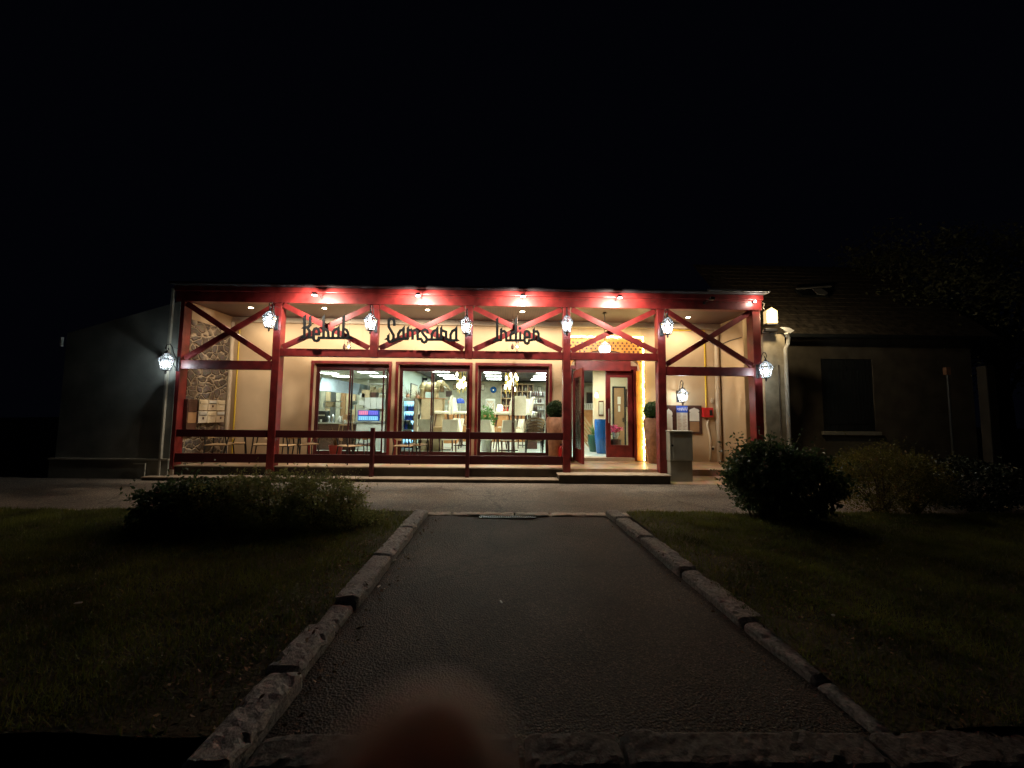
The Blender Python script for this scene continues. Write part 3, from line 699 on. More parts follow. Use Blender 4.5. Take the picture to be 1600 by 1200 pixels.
sign('black cut-out word of six letters with a diamond dot, rightmost of three', 767, 485, 17.78, .058, [
 [(S_,(175,250),(175,830)),(P_,(118,262),(210,180),(206,270)),(P_,(48,862),(140,740),(200,850)),(S_,(170,822),(300,824))],
 [(S_,(285,520),(280,845)),(P_,(250,526),(322,458),(316,530)),(S_,(305,588),(370,572),(418,620),(430,838))],
 [(S_,(545,820),(545,690),(590,615),(695,578)),(S_,(697,250),(695,820)),(P_,(664,262),(732,180),(730,270))],
 [(S_,(815,625),(815,820)),(P_,(784,630),(838,572),(845,630)),(P_,(760,495),(808,445),(850,495),(808,545))],
 [(S_,(965,752),(1072,752),(1075,660),(1050,597),(1000,575),(952,600),(937,660),(937,855),(960,905),(1010,925),(1050,900),(1062,832),(1170,822))],
 [(S_,(1190,530),(1190,845)),(P_,(1154,545),(1222,460),(1220,545)),(S_,(1215,592),(1280,582),(1322,640),(1330,838)),(P_,(1300,770),(1365,762),(1445,862),(1300,862))],
 [(S_,(400,832),(935,832))]])

# ------------------------------------------------------------------ lanterns
def lantern_parts(root):
    # origin at the mount on the post face (facing -Y); lantern hangs in front
    b = MB(); yo = -.24
    b.bbox(-.035, .035, -.02, 0, -.12, .16, .006)
    pts = []
    for k in range(19):
        a = R(200-k*20); r_ = .085*(1 if k < 11 else 1-(k-11)*.09); pts.append((0, yo+.10+math.cos(a)*r_*1.25, .30+math.sin(a)*r_*1.1))
    b.tube([(0,-.01,.02), (0,-.05,.14), (0,-.11,.22)]+[(0,-.145,.33),(0,-.19,.385),(0,-.25,.36),(0,-.275,.30),(0,-.25,.25),(0,-.215,.265),(0,-.22,.30)], .009, 6)
    b.tube([(0,-.245,.25),(0,-.245,.20)], .006, 6)
    b.tube([(0,-.01,-.08),(0,-.08,-.03),(0,-.12,.05),(0,-.09,.1),(0,-.07,.07)], .007, 6)
    b.tube([(.10,-.10,.30),(.03,-.15,.33)], .004, 5)
    b.build('bracket', 'black_metal', root)
    c = MB(); top, mid, bot = .20, .085, -.13
    def hexa(r, z, n=6): return [Vector((math.cos(R(k*60+30))*r, yo+math.sin(R(k*60+30))*r, z)) for k in range(n)]
    T, Mi, B_ = hexa(.035, top), hexa(.125, mid), hexa(.07, bot)
    for k in range(6):
        c.tube([T[k], Mi[k]], .005, 5); c.tube([Mi[k], B_[k]], .005, 5); c.tube([Mi[k], Mi[(k+1)%6]], .007, 5); c.tube([B_[k], B_[(k+1)%6]], .006, 5)
        e = Mi[k]+(Mi[k]-Vector((0,yo,mid)))*.22; c.tube([Mi[k], e, e+Vector((0,0,.02))], .004, 4)
    c.tube([(0,yo,top-.01),(0,yo,top+.06)], [.035,.006], 8)
    c.tube([(0,yo,bot),(0,yo,bot-.02),(0,yo,bot-.045),(0,yo,bot-.075)], [.05,.014,.02,.004], 8)
    c.build('cage', 'black_metal', root)
    g = MB()
    for k in range(6):
        j = (k+1) % 6; g.quad(T[k], T[j], Mi[j], Mi[k]); g.quad(Mi[k], Mi[j], B_[j], B_[k])
    g.build('glass', 'lantern_glass', root)
    q = MB(); q.lathe([(.001,-.045),(.034,-.03),(.044,0),(.034,.03),(.012,.055),(.001,.06)], (0,yo,-.01), 12, False); q.build('bulb', 'bulb_cool', root, True)
    lamp('lantern_light', 'POINT', (0, yo, -.01), LANT, (.80,.92,1.0), root, .035)
LANT = 4.6
lant = [(421,502,YF,'lantern on the tall post at the left of the first word'),
        (581,506,YF,'lantern on the short post between the left and middle words'),
        (731,511,YF,'lantern on the short post between the middle and right words'),
        (887,509,YF,'lantern on the post between the right word and the entrance bay'),
        (1041,512,YF,'lantern on the post right of the entrance bay'),
        (262,568,YF,'lantern on the far left corner post beside the grey neighbouring wall'),
        (1196,580,YF,'lantern on the far right corner post below the yellow lit box lamp'),
        (1066,620,YB,'lantern on the cream wall above the menu board')]
L0 = None
for px, py, Y, lab in lant:
    p = at(px, py, Y-.28)
    loc = (p.x, Y-.001, p.z)
    if L0 is None:
        L0 = thing('wall_lantern', 'black wrought iron '+lab, 'lantern', loc, 0, 'wrought iron lanterns on the veranda'); lantern_parts(L0); L0.scale = (1.18,1.18,1.18)
    else: dup(L0, loc, random.uniform(-.16,.16), label='black wrought iron '+lab)

# veranda ceiling downlights
DLP = 50.0
names = ['left end bay','bay with the leftmost word','bay with the middle word','bay with the rightmost word','right end bay']
D0 = None
for (px, py), nm in zip(((392,481),(502,479),(667,483),(816,487),(1075,496)), names):
    d = ray(px, py); p = EYE+d*((CZ-.01-EYE.z)/d.z)
    lab = 'small round recessed ceiling light in the '+nm
    loc = (p.x, min(max(p.y, 9.5), 10.1), CZ)
    if D0 is None:
        D0 = thing('downlight', lab, 'ceiling light', loc, 0, 'recessed lights in the veranda ceiling')
        MB().lathe([(.05,-.012),(.075,-.010),(.08,-.001)], (0,0,0), 20, False).build('trim', 'white_pipe', D0)
        MB().lathe([(.001,-.010),(.048,-.011)], (0,0,0), 16, False).build('lens', 'down_lens', D0)
        lamp('downlight_glow', 'SPOT', (0,0,-.05), DLP, (1,.81,.59), D0, .04, 158, .55, (0,.27,-1))
    else: dup(D0, loc, label=lab)
# sign floodlights on the top beam
F0 = None
for (px, py), nm in zip(((500,465),(657,466),(816,467),(963,469),(1103,472)), ['over the leftmost word','over the middle word','over the rightmost word','over the entrance bay','over the right end bay, unlit']):
    lab = 'small black arm floodlight on the top beam '+nm
    p = at(px, py, YF-.12); loc = (p.x, YF-.031, p.z)
    if F0 is None:
        F0 = thing('floodlight', lab, 'floodlight', loc, 0, 'floodlights on the top beam')
        b = MB(); b.bbox(-.03,.03,-.012,0,-.03,.03,.004); b.tube([(0,-.01,0),(.02,-.16,.035),(.03,-.31,.03)], .007, 6); b.tube([(-.04,-.02,.03),(.0,-.06,.055),(.05,-.14,.045)], .004, 5); b.build('arm', 'black_metal', F0)
        h = MB(); h.bbox(-.045,.055,-.40,-.30,-.02,.04,.01); h.build('housing', 'black_metal', F0)
        q = MB(); q.bbox(-.04,.05,-.39,-.31,-.028,-.021,.002); q.build('lens', 'globe', F0)
        FL = lamp('flood_glow', 'SPOT', (.0,-.44,-.10), 135, (1,.88,.72), F0, .04, 168, .5, (0,.90,-.45))
    else:
        q = dup(F0, loc, label=lab)
        if nm.endswith('unlit'):
            for ch in list(q.children):
                if ch.type == 'LIGHT': bpy.data.objects.remove(ch)
                elif ch.name.startswith('lens'): ch.material_slots[0].link = 'OBJECT'; ch.material_slots[0].material = M['black_metal']
p = at(1180, 471, YF-.10)
cbulb = thing('corner_bulb','small bare white bulb on the right corner of the top beam','lamp',(p.x,YF-.032,p.z))
MB().lathe([(.02,0),(.018,.04)],(0,0,0),10).build('socket','black_metal',cbulb); [c for c in cbulb.children if c.name.startswith('socket')][0].rotation_euler=(R(90),0,0)
MB().ball((0,-.065,0),.028,2).build('bulb','globe',cbulb,True); lamp('bulb_glow','POINT',(0,-.14,0),7,(1,.85,.7),cbulb,.03)
# small perforated LED strip (unlit) behind floods
st = MB()
for (a, b) in ((600,722),(745,1020),(1050,1172)):
    x0, x1 = at(a,470,YF).x, at(b,470,YF).x; x = x0
    while x < x1: st.box(x, x+.07, YF-.036, YF-.031, ZB0+.17, ZB0+.182); x += .13
tag(st.build('light_strip', 'dark_wood'), 'dashed thin dark strip along the upper edge of the top beam', 'light strip')

# hanging pendant in the entrance bay
p = at(945, 543, 9.55)
PN = thing('pendant_lamp', 'white glass pendant lamp hanging in front of the entrance', 'pendant lamp', (p.x, 9.55, p.z))
MB().lathe([(.001,-.115),(.115,-.11),(.135,-.08),(.135,.005),(.12,.02)], (0,0,0), 24, False).build('shade', 'globe', PN, True)
MB().lathe([(.14,.02),(.145,.035),(.14,.05)], (0,0,0), 24).build('band', 'steel', PN, True)
MB().lathe([(.13,.052),(.09,.10),(.03,.14),(.012,.16)], (0,0,0), 24, False).build('top_glass', 'white_paint', PN, True)
MB().tube([(0,0,.15),(0,0,CZ-p.z)], .008, 6).lathe([(.05,-.03),(.05,0)], (0,0,CZ-p.z-.002)).build('stem', 'black_metal', PN)
lamp('pendant_glow', 'POINT', (0,-.0,-.22), 5, (1,.94,.84), PN, .12)

# hanging oriental ornaments below two of the signs
O0 = None
for px, py, Y, lab in ((545,540,9.8,'small dark glass pendant lantern hanging under the left word'),(808,540,9.8,'small amber glass pendant lantern hanging under the right word')):
    p = at(px, py, Y)
    if O0 is None:
        O0 = thing('hanging_lantern', lab, 'lantern', (p.x,Y,p.z), 0, 'oriental lanterns under the veranda ceiling')
        MB().lathe([(.01,-.12),(.05,-.09),(.06,-.02),(.035,.04),(.02,.06)], (0,0,0), 10, False).build('glass', 'lantern_glass', O0, True)
        MB().lathe([(.025,.06),(.05,.07),(.03,.12),(.006,.17)], (0,0,0), 10).tube([(0,0,.16),(0,0,CZ-p.z)], .003, 5).lathe([(.004,-.2),(.02,-.16),(.012,-.12)], (0,0,0), 8).build('cap', 'dark_wood', O0)
        MB().ball((0,0,-.03), .022, 1).build('bulb', 'bulb_warm', O0)
        MB().lathe([(.01,-.10),(.035,-.07),(.04,-.02),(.012,.05)], (-.12,.02,-.0), 8).tube([(-.12,.02,.04),(-.12,.02,CZ-p.z)], .003, 5).build('pendant', 'dark_wood', O0)
    else: dup(O0, (p.x,Y,p.z), label=lab)

# pipes on the back wall
def pipe(name, label, pts, r, m):
    tag(MB().tube(pts, r, 12).build(name, m, None, True), label, 'pipe')
x = at(371, 560, YB-.05).x
pipe('gas_pipe', 'thin ochre yellow pipe rising beside the stone wall', [(x,YB-.03,DZ+.03),(x,YB-.03,3.93)], .018, 'ochre_pipe')
x = at(361.5, 560, YB-.07).x
pipe('down_pipe', 'cream downpipe in the corner next to the stone wall', [(x,YB-.08,DZ),(x,YB-.08,3.7),(x-.02,YB-.08,3.97)], .055, 'cream_trim')
x = at(1102, 560, YB-.05).x; xb = at(1040,500,YB-.05).x
pipe('gas_pipe', 'bright yellow pipe dropping to the red call box', [(xb,YB-.03,3.94),(x,YB-.03,3.94),(x,YB-.03,at(1102,636,YB).z)], .02, 'ochre_pipe')
pipe('conduit', 'grey conduit running down from the red call box', [(x+.06,YB-.02,at(1102,655,YB).z),(x+.02,YB-.02,1.3),(x+.10,YB-.02,.9),(x+.08,YB-.02,DZ+.03)], .03, 'cream_trim')
x = at(1120, 560, YB-.07).x
dp = MB().tube([(x,YB-.07,DZ+.02),(x,YB-.07,3.7),(x+.03,YB-.07,3.97)], .062, 14)
for z in (.5,1.35,2.3,3.3): dp.tube([(x,YB-.07,z),(x,YB-.07,z+.05)], .070, 14)
tag(dp.build('down_pipe', 'cream_trim', None, True), 'cream downpipe right of the red call box', 'pipe')
pp = at(1112, 626, YB); tag(MB().bbox(pp.x-.035,pp.x+.035,YB-.05,YB-.002,pp.z-.06,pp.z+.06,.008).build('junction_box','cream_trim'), 'small cream junction box above the red call box', 'junction box')
pp = at(1112.5, 701, YB)
so = thing('wall_socket', 'small wall socket low on the cream wall by the downpipe', 'socket', (pp.x, YB-.002, pp.z))
MB().bbox(-.06,.06,-.03,0,-.07,.07,.008).build('plate','cream_trim',so); MB().lathe([(.001,0),(.03,0),(.034,.008)],(0,0,0),12,False).build('outlet','black_metal',so)
_c=[c for c in so.children if c.name.startswith('outlet')][0]; _c.rotation_euler = (R(90),0,0); _c.location = (0,-.032,0)
c1,c2=at(1128,538,10.5),at(1168,527,9.7)
tag(MB().tube([(XR-.012,YB-.1,c1.z),(XR-.012,10.1,c1.z+.03),(XR-.012,9.6,c1.z+.02)],.012,6).build('wall_cable','black_metal'),'thin dark cable crossing the cream side wall behind the right bay','cable')
for px in (906,1000):
    q=at(px,515,YB); MB().box(q.x-.006,q.x+.006,YB-.006,YB-.001,3.1,3.97).build('joint_strip','cream_trim',RB)
# red call box
pa, pb = at(1096,637,YB), at(1112,652,YB)
cb = thing('call_box', 'red fire alarm box at the foot of the yellow pipe', 'call box', ((pa.x+pb.x)/2, YB-.002, (pa.z+pb.z)/2))
W_, H_ = (pb.x-pa.x)/2, (pa.z-pb.z)/2
MB().bbox(-W_,W_,-.10,0,-H_,H_,.01).build('case','plastic_red',cb); MB().bbox(W_*.2,W_*.8,-.108,-.101,-H_*.6,H_*.5,.003).build('window','black_metal',cb); MB().bbox(-W_*1.1,-W_*.75,-.115,-.101,-H_,H_,.004).build('hinge','plastic_red',cb)
# menu board: three onion-arch panels in a brown frame
pa, pb = at(1036,633,YB), at(1096.5,678,YB)
mbd = thing('menu_board', 'brown framed menu board with pale onion arch panels and a blue header', 'menu board', (pa.x, YB-.002, pb.z))
W_, H_ = pb.x-pa.x, pa.z-pb.z
MB().bbox(0,W_,-.03,0,0,H_,.006).build('backing','dark_wood',mbd)
def onion(cx, w, z0, z1, name, m, y):
    h = z1-z0; P = [(cx-w/2,z0),(cx+w/2,z0),(cx+w/2,z0+h*.62)]
    R_ = [(.40,.64),(.52,.72),(.52,.80),(.40,.88),(.16,.94),(0,1.0)]
    P += [(cx+a*w, z0+b*h) for a, b in R_]+[(cx-a*w, z0+b*h) for a, b in R_[-2::-1]]+[(cx-w/2,z0+h*.62)]
    MB().prism(P,(0,y,0),(1,0,0),(0,0,1),(0,1,0),.006).build(name,m,mbd)
onion(W_*.13, W_*.19, H_*.12, H_*.88, 'menu_sheet', 'paper', -.037)
onion(W_*.80, W_*.25, H_*.45, H_*.92, 'menu_sheet', 'paper', -.037)
MB().box(W_*.68,W_*.92,-.036,-.0305,H_*.07,H_*.43).build('photo_sheet','door_wood',mbd)
MB().box(W_*.34,W_*.62,-.037,-.0305,H_*.03,H_*.74).build('menu_sheet','paper',mbd)
MB().box(W_*.33,W_*.63,-.038,-.0305,H_*.745,H_*.98).build('header','blue_shade',mbd)
tx = MB(); rnd = random.Random(11)
for k in range(13):
    z = H_*(.70-k*.05)
    for c0 in (.36,.50):
        ww = rnd.uniform(.05,.11); tx.box(W_*c0, W_*(c0+ww), -.0385, -.0372, z, z+.010)
tx.build('print_lines','terracotta',mbd)
# lighter blobs in the header
tx = MB()
for k in range(14): a = W_*(.35+.02*k); tx.box(a, a+W_*.012, -.0395,-.0382, H_*(.83+.03*math.sin(k*2)), H_*(.90+.03*math.sin(k*3)))
tx.build('header_mark','paper',mbd)
# wall stickers right of window 3 etc omitted; shutter-like board behind planter
pa, pb = at(1006,632,YB), at(1012,716,YB)
tag(MB().box(pa.x,pb.x,YB-.05,YB-.002,DZ,pa.z).build('timber_post','dark_wood'), 'narrow dark timber upright behind the right planter', 'timber post')

# planters with boxwood balls
def leafball(c, r, n, size, seed, name, m, parent, sc=(1,1,1), shell=.55, lump=.12):
    rs = np.random.RandomState(seed); d = rs.randn(n,3); d /= np.linalg.norm(d,axis=1)[:,None]
    rr = (shell+(1-shell)*rs.rand(n)**.5)*(1+lump*np.sin(d[:,0]*5+seed)*np.sin(d[:,2]*6+d[:,1]*4))
    P = d*rr[:,None]*r*np.array(sc)+np.array(c); 
    V, F = leaves_on(P, size, rs, 1.0); return bigmesh(name, V, F, m, parent)
B0 = None
for px, lab in ((868,'tall terracotta planter with a clipped box ball, between the third window and the entrance'),(1020,'tall terracotta planter with a clipped box ball, right of the entrance light string')):
    p = at(px, 640, YB-.33)
    if B0 is None:
        B0 = thing('planter', lab, 'planter', (p.x, YB-.33, DZ), 0, 'tall planters by the entrance')
        MB().lathe([(.13,0),(.15,.02),(.20,.5),(.245,.95),(.25,1.12),(.225,1.18),(.20,1.19),(.19,1.12)], (0,0,0), 24, False).build('pot','terracotta',B0,True)
        MB().lathe([(.001,1.12),(.2,1.12)], (0,0,0), 16, False).build('soil','soil',B0)
        MB().ball((0,0,1.40), .19, 2).build('core','boxwood_leaf',B0)
        leafball((0,0,1.40), .25, 2600, .04, 4, 'foliage', 'boxwood_leaf', B0, (1,1,.92), .75, .05)
    else: dup(B0, (p.x, YB-.33, DZ), .7, lab)
# extinguisher
p = at(874, 700, YB-.15)
ex = thing('fire_extinguisher', 'red fire extinguisher standing beside the left tall planter', 'fire extinguisher', (p.x, YB-.55, DZ))
MB().lathe([(.001,0),(.075,0),(.08,.02),(.08,.36),(.06,.42),(.03,.45)], (0,0,0), 18, False).build('cylinder','plastic_red',ex,True)
MB().bbox(-.03,.05,-.02,.02,.45,.50,.006).tube([(.04,0,.47),(.1,0,.42),(.095,0,.2)], .010, 6).build('valve','black_metal',ex)

# letterboxes and brown board on the stone wall
bx0 = XL+.002
def sidebox(y0, y1, z0, z1, kind, lab, m):
    o = thing('letterbox', lab, 'letterbox', (bx0, (y0+y1)/2, z0), 0, 'letterboxes on the stone wall'); h = z1-z0; w_ = (y1-y0)/2
    MB().bbox(0,.11,-w_,w_,0,h,.008).build('case', m, o)
    if kind == 0:
        P = [(-w_*.8,h*.62),(w_*.8,h*.62),(w_*.8,h*.80),(0,h*.93),(-w_*.8,h*.80)]
        MB().prism(P,(.1105,0,0),(0,1,0),(0,0,1),(1,0,0),.012).build('flap',m,o); MB().box(.111,.124,-w_*.8,w_*.8,h*.60,h*.62).build('slot','dark_wood',o)
        MB().box(.111,.116,-w_*.35,w_*.35,h*.36,h*.46).build('name_plate','paper',o)
    else:
        MB().bbox(.111,.125,-w_*.85,w_*.85,h*.70,h*.92,.003).build('flap','white_paint',o); MB().box(.111,.118,-w_*.85,w_*.85,h*.63,h*.69).build('slot','black_metal',o)
        MB().box(.111,.116,-w_*.1,w_*.25,h*.3,h*.5).build('lock_plate','dark_wood',o)
ys = [9.48, 9.77, 10.06, 10.36]; zt, zm, zb_ = at(335,625,9.9).z, at(335,642,9.9).z, at(335,660.5,9.9).z
words = [('first','pale ochre box with a peaked flap, upper row nearest the front'),('','cream box with a white flap, upper row middle'),('','pale ochre box with a peaked flap, upper row by the corner'),('','whitish box with a white flap, lower row nearest the front'),('','yellow ochre box with a peaked flap, lower row middle'),('','cream box with a pale notice, lower row by the corner')]
k = 0
for r_, (z0, z1) in enumerate(((zm+.01, zt),(zb_, zm-.01))):
    for c_ in range(3):
        sidebox(ys[c_]+.01, ys[c_+1]-.01, z0, z1, [0,1,0,1,0,1][k], words[k][1]+' of the stone wall', ['inner_cream','cream_trim','inner_cream','paper','inner_cream','cream_trim'][k]); k += 1
bb = thing('wall_cabinet', 'dark brown two panel cabinet on the stone wall beside the letterboxes', 'cabinet', (bx0, 9.3, zb_))
MB().bbox(0,.09,-.13,.16,-.28,zt-zb_,.008).build('case','dark_wood',bb); MB().bbox(.0905,.1,-.11,.14,.01,.26,.004).build('panel','door_wood',bb); MB().bbox(.0905,.1,-.11,.14,.29,.52,.004).build('panel','dark_wood',bb)

# grey utility cabinet
pa, pb = at(1046,673,8.82), at(1082,673,8.82)
uc = thing('utility_cabinet', 'grey two part electrical cabinet standing on the pavement by the entrance step', 'cabinet', ((pa.x+pb.x)/2, 8.82, 0))
W_ = (pb.x-pa.x)/2; zc = pa.z
MB().bbox(-W_,W_,0,.32,.50,zc-.03,.01).build('upper_case','grey_box',uc); MB().bbox(-W_*.96,W_*.96,.015,.31,.0,.494,.01).build('lower_case','grey_box',uc)
MB().bbox(-W_*1.04,W_*1.04,-.02,.34,zc-.029,zc,.008).build('cap','grey_box',uc); MB().bbox(-W_*.95,-W_*.9,-.004,.0,.54,zc-.06,.001).bbox(-W_*.7,W_*.95,-.008,-.001,.53,zc-.06,.003).build('door','grey_box',uc)
MB().lathe([(.001,0),(.022,0),(.026,.01)],(0,0,0),12,False).build('lock','black_metal',uc); _c=[c for c in uc.children if c.name.startswith('lock')][0]; _c.rotation_euler=(R(90),0,0); _c.location=(-W_*.8,-.01,.86)

# terrace chairs and tables
def terrace_chair():
    o = thing('terrace_chair','','chair',(0,0,0),0,'chairs on the terrace')
    MB().bbox(-.23,.23,-.22,.22,.43,.455,.01).build('seat','light_wood',o)
    for sx in (-1,1):
        MB().tube([(sx*.25,-.24,0),(sx*.22,-.20,.44),(sx*.25,-.18,.66)],.015,6).build('leg','black_metal',o)
        MB().tube([(sx*.25,.26,0),(sx*.21,.20,.44),(sx*.25,.24,.72)],.015,6).build('leg','black_metal',o)
    b = MB(); n = 10
    for k in range(n):
        a0, a1 = R(-10+200*k/n), R(-10+200*(k+1)/n)
        def q(a, r, z): return (math.cos(a)*.27*r, .02+math.sin(a)*.25*r, z+.05*max(0,math.sin(a)))
        zt_ = .66; zb2 = .57
        v = [q(a0,1,zb2),q(a1,1,zb2),q(a1,1,zt_),q(a0,1,zt_),q(a0,.93,zb2),q(a1,.93,zb2),q(a1,.93,zt_),q(a0,.93,zt_)]
        b.add(v,[(0,1,2,3),(4,7,6,5),(3,2,6,7),(0,4,5,1)])
    b.build('backrest','light_wood',o,True)
    MB().tube([(-.22,-.2,.425),(.22,-.2,.425),(.21,.2,.425),(-.21,.2,.425),(-.22,-.2,.425)],.008,6).build('seat_frame','black_metal',o)
    return o
tc0 = terrace_chair()
spec = [(343,9.75,.25,'wooden terrace chair furthest left, in front of the letterboxes'),(368,10.15,2.2,'wooden terrace chair by the cream corner downpipe'),(412,9.9,-1.2,'wooden terrace chair just left of the second red post'),(446,9.7,1.5,'wooden terrace chair just right of the second red post'),(478,10.1,-2.3,'wooden terrace chair at the left edge of the kitchen window'),(548,9.75,1.0,'wooden terrace chair in front of the red pot'),(570,10.1,-1.4,'wooden terrace chair beside the first short rail post'),(633,9.9,1.4,'wooden terrace chair in front of the left pane of the second window'),(650,10.2,-1.8,'wooden terrace chair close to the glass of the second window')]
for i, (px, Y, rz_, lab) in enumerate(spec):
    x = at(px, 700, Y).x
    if i == 0: tc0.location = (x,Y,DZ); tc0.rotation_euler = (0,0,rz_); tc0['label'] = lab
    else: dup(tc0, (x,Y,DZ), rz_, lab)
t0 = None
for px, Y, lab in ((458,10.05,'small wooden terrace table between chairs left of the kitchen window'),(562,9.95,'small wooden terrace table under the kitchen window')):
    x = at(px,700,Y).x
    if t0 is None:
        t0 = thing('terrace_table',lab,'table',(x,Y,DZ),0,'tables on the terrace')
        MB().bbox(-.28,.28,-.28,.28,.68,.71,.008).build('tabletop','light_wood',t0)
        for sx,sy in ((-1,-1),(1,-1),(1,1),(-1,1)): MB().tube([(sx*.25,sy*.25,0),(sx*.24,sy*.24,.68)],.012,6).build('leg','black_metal',t0)
    else: dup(t0,(x,Y,DZ),.1,lab)
def spiky(name, o, n, L, m, z, seed, droop=.6, wd=.012):
    rs = np.random.RandomState(seed); V=[];F=[]
    for i in range(n):
        a = rs.rand()*6.28; e = rs.uniform(.2,1.4); l = L*rs.uniform(.6,1.1); pr=[]
        for k in range(5):
            t = k/4; r_ = l*t*math.cos(e)*(1+.2*t); h_ = l*t*math.sin(e)-droop*l*t*t*math.cos(e)
            wdt = wd*(1-t*.85); pr.append(((math.cos(a)*r_-math.sin(a)*wdt, math.sin(a)*r_+math.cos(a)*wdt, z+h_),(math.cos(a)*r_+math.sin(a)*wdt, math.sin(a)*r_-math.cos(a)*wdt, z+h_)))
        b = len(V)
        for q in pr: V += list(q)
        for k in range(4): F.append((b+2*k,b+2*k+1,b+2*k+3,b+2*k+2))
    MB().add(V,F).build(name,m,o)
x = at(525,690,10.35).x
rp_ = thing('potted_plant','spiky grass plant in a glossy red pot outside the kitchen window','potted plant',(x,10.35,DZ))
MB().lathe([(.10,0),(.12,.02),(.17,.36),(.18,.40),(.16,.40),(.15,.34)],(0,0,0),20,False).build('pot','pot_red',rp_,True)
MB().lathe([(.001,.35),(.155,.35)],(0,0,0),14,False).build('soil','soil',rp_)
spiky('foliage', rp_, 70, .62, 'dry_leaf', .36, 4, .35, .006)

# ------------------------------------------------------------------ inside: dining room
P0 = None
k = 0
for cx, nm in ((-2.3,'left'),(-.45,'middle'),(1.45,'right')):
    for Y, dn in ((11.2,'added unseen behind the glass'),(12.3,'nearest the windows'),(13.7,'second from the windows'),(15.1,'third from the windows'),(16.5,'nearest the back wall')):  # first row is added above the view to light the chairs from the front
        lab = f'square white ceiling light panel in the {nm} dining room row, {dn}'
        if P0 is None:
            P0 = thing('ceiling_panel', lab, 'ceiling light', (cx,Y,IC-.001), 0, 'light panels in the dining room ceiling')
            MB().box(-.30,.30,-.30,.30,-.02,-.012).build('diffuser','panel_light',P0); MB().box(-.33,.33,-.33,-.30,-.025,0).box(-.33,.33,.30,.33,-.025,0).box(-.33,-.30,-.3,.3,-.025,0).box(.30,.33,-.3,.3,-.025,0).build('frame','white_paint',P0)
        else: dup(P0,(cx,Y,IC-.001),label=lab)
dup(P0,(3.3,12.0,IC-.001),label='square white ceiling light panel just inside the entrance door')
for (px,py,dn) in ((513,582,'seen far left of the window'),(534,587,'seen beside the sliding stile'),(575,581,'seen in the right pane, nearer'),(592,587,'seen in the right pane, further')):
    d=ray(px,py); q=EYE+d*((IC-EYE.z)/d.z); dup(P0,(q.x,q.y,IC-.001),label='square white kitchen ceiling light '+dn)
dup(P0,(-4.6,11.4,IC-.001),label='square white kitchen ceiling light right behind the glass, left'); dup(P0,(-6.2,12.2,IC-.001),label='square white kitchen ceiling light in front of the steel hood'); dup(P0,(-3.7,11.6,IC-.001),label='square white kitchen ceiling light right behind the glass, right')
def dining_chair():
    o = thing('dining_chair','','chair',(0,0,0),0,'cream upholstered dining chairs')
    MB().bbox(-.24,.24,-.25,.22,.40,.50,.035).build('seat','cream_fabric',o,True)
    b = MB(); n=6
    for k in range(n):
        t0_, t1_ = k/n, (k+1)/n
        def q(x,t,o_): return (x,.20+.10*t*t+o_-.02*(1-abs(x)*4),.38+.62*t)
        for (xa,xb_) in ((-.23,0),(0,.23)):
            b.add([q(xa,t0_,0),q(xb_,t0_,0),q(xb_,t1_,0),q(xa,t1_,0),q(xa,t0_,.06),q(xb_,t0_,.06),q(xb_,t1_,.06),q(xa,t1_,.06)],[(0,1,2,3),(4,7,6,5),(0,4,5,1),(3,2,6,7),(0,3,7,4),(1,5,6,2)])
    b.build('backrest','cream_fabric',o)
    for sx,sy in ((-1,-1),(1,-1),(1,1),(-1,1)): MB().tube([(sx*.21,sy*.21+(.03*sy),0),(sx*.20,sy*.19,.41)],[.016,.024],6).build('leg','dark_wood',o)
    return o
def dtable(w=.36):
    o = thing('dining_table','','table',(0,0,0),0,'pedestal tables in the dining room')
    MB().bbox(-w,w,-w,w,.73,.76,.008).build('tabletop','light_wood',o); MB().tube([(0,0,.02),(0,0,.73)],.03,8).build('pedestal','black_metal',o)
    MB().bar((-.3,0,.015),(.3,0,.015),.05,.03,(0,0,1)).bar((0,-.3,.016),(0,.3,.016),.05,.027,(0,0,1)).build('base','black_metal',o); return o
tb0 = dtable()
tabs = [(690,12.5,'pedestal table inside the second window, centre'),(655,13.0,'pedestal table inside the second window beside the drinks cooler'),(795,12.5,'pedestal table inside the third window, centre'),(722,14.2,'pedestal table further back between the second and third windows'),(822,14.5,'pedestal table further back near the bottle shelves')]
for i,(px,Y,lab) in enumerate(tabs):
    x = at(px,680,Y).x
    if i==0: tb0.location=(x,Y,IZ); tb0['label']=lab
    else: dup(tb0,(x,Y,IZ),label=lab)
ch0 = dining_chair()
TZ = IZ+.76
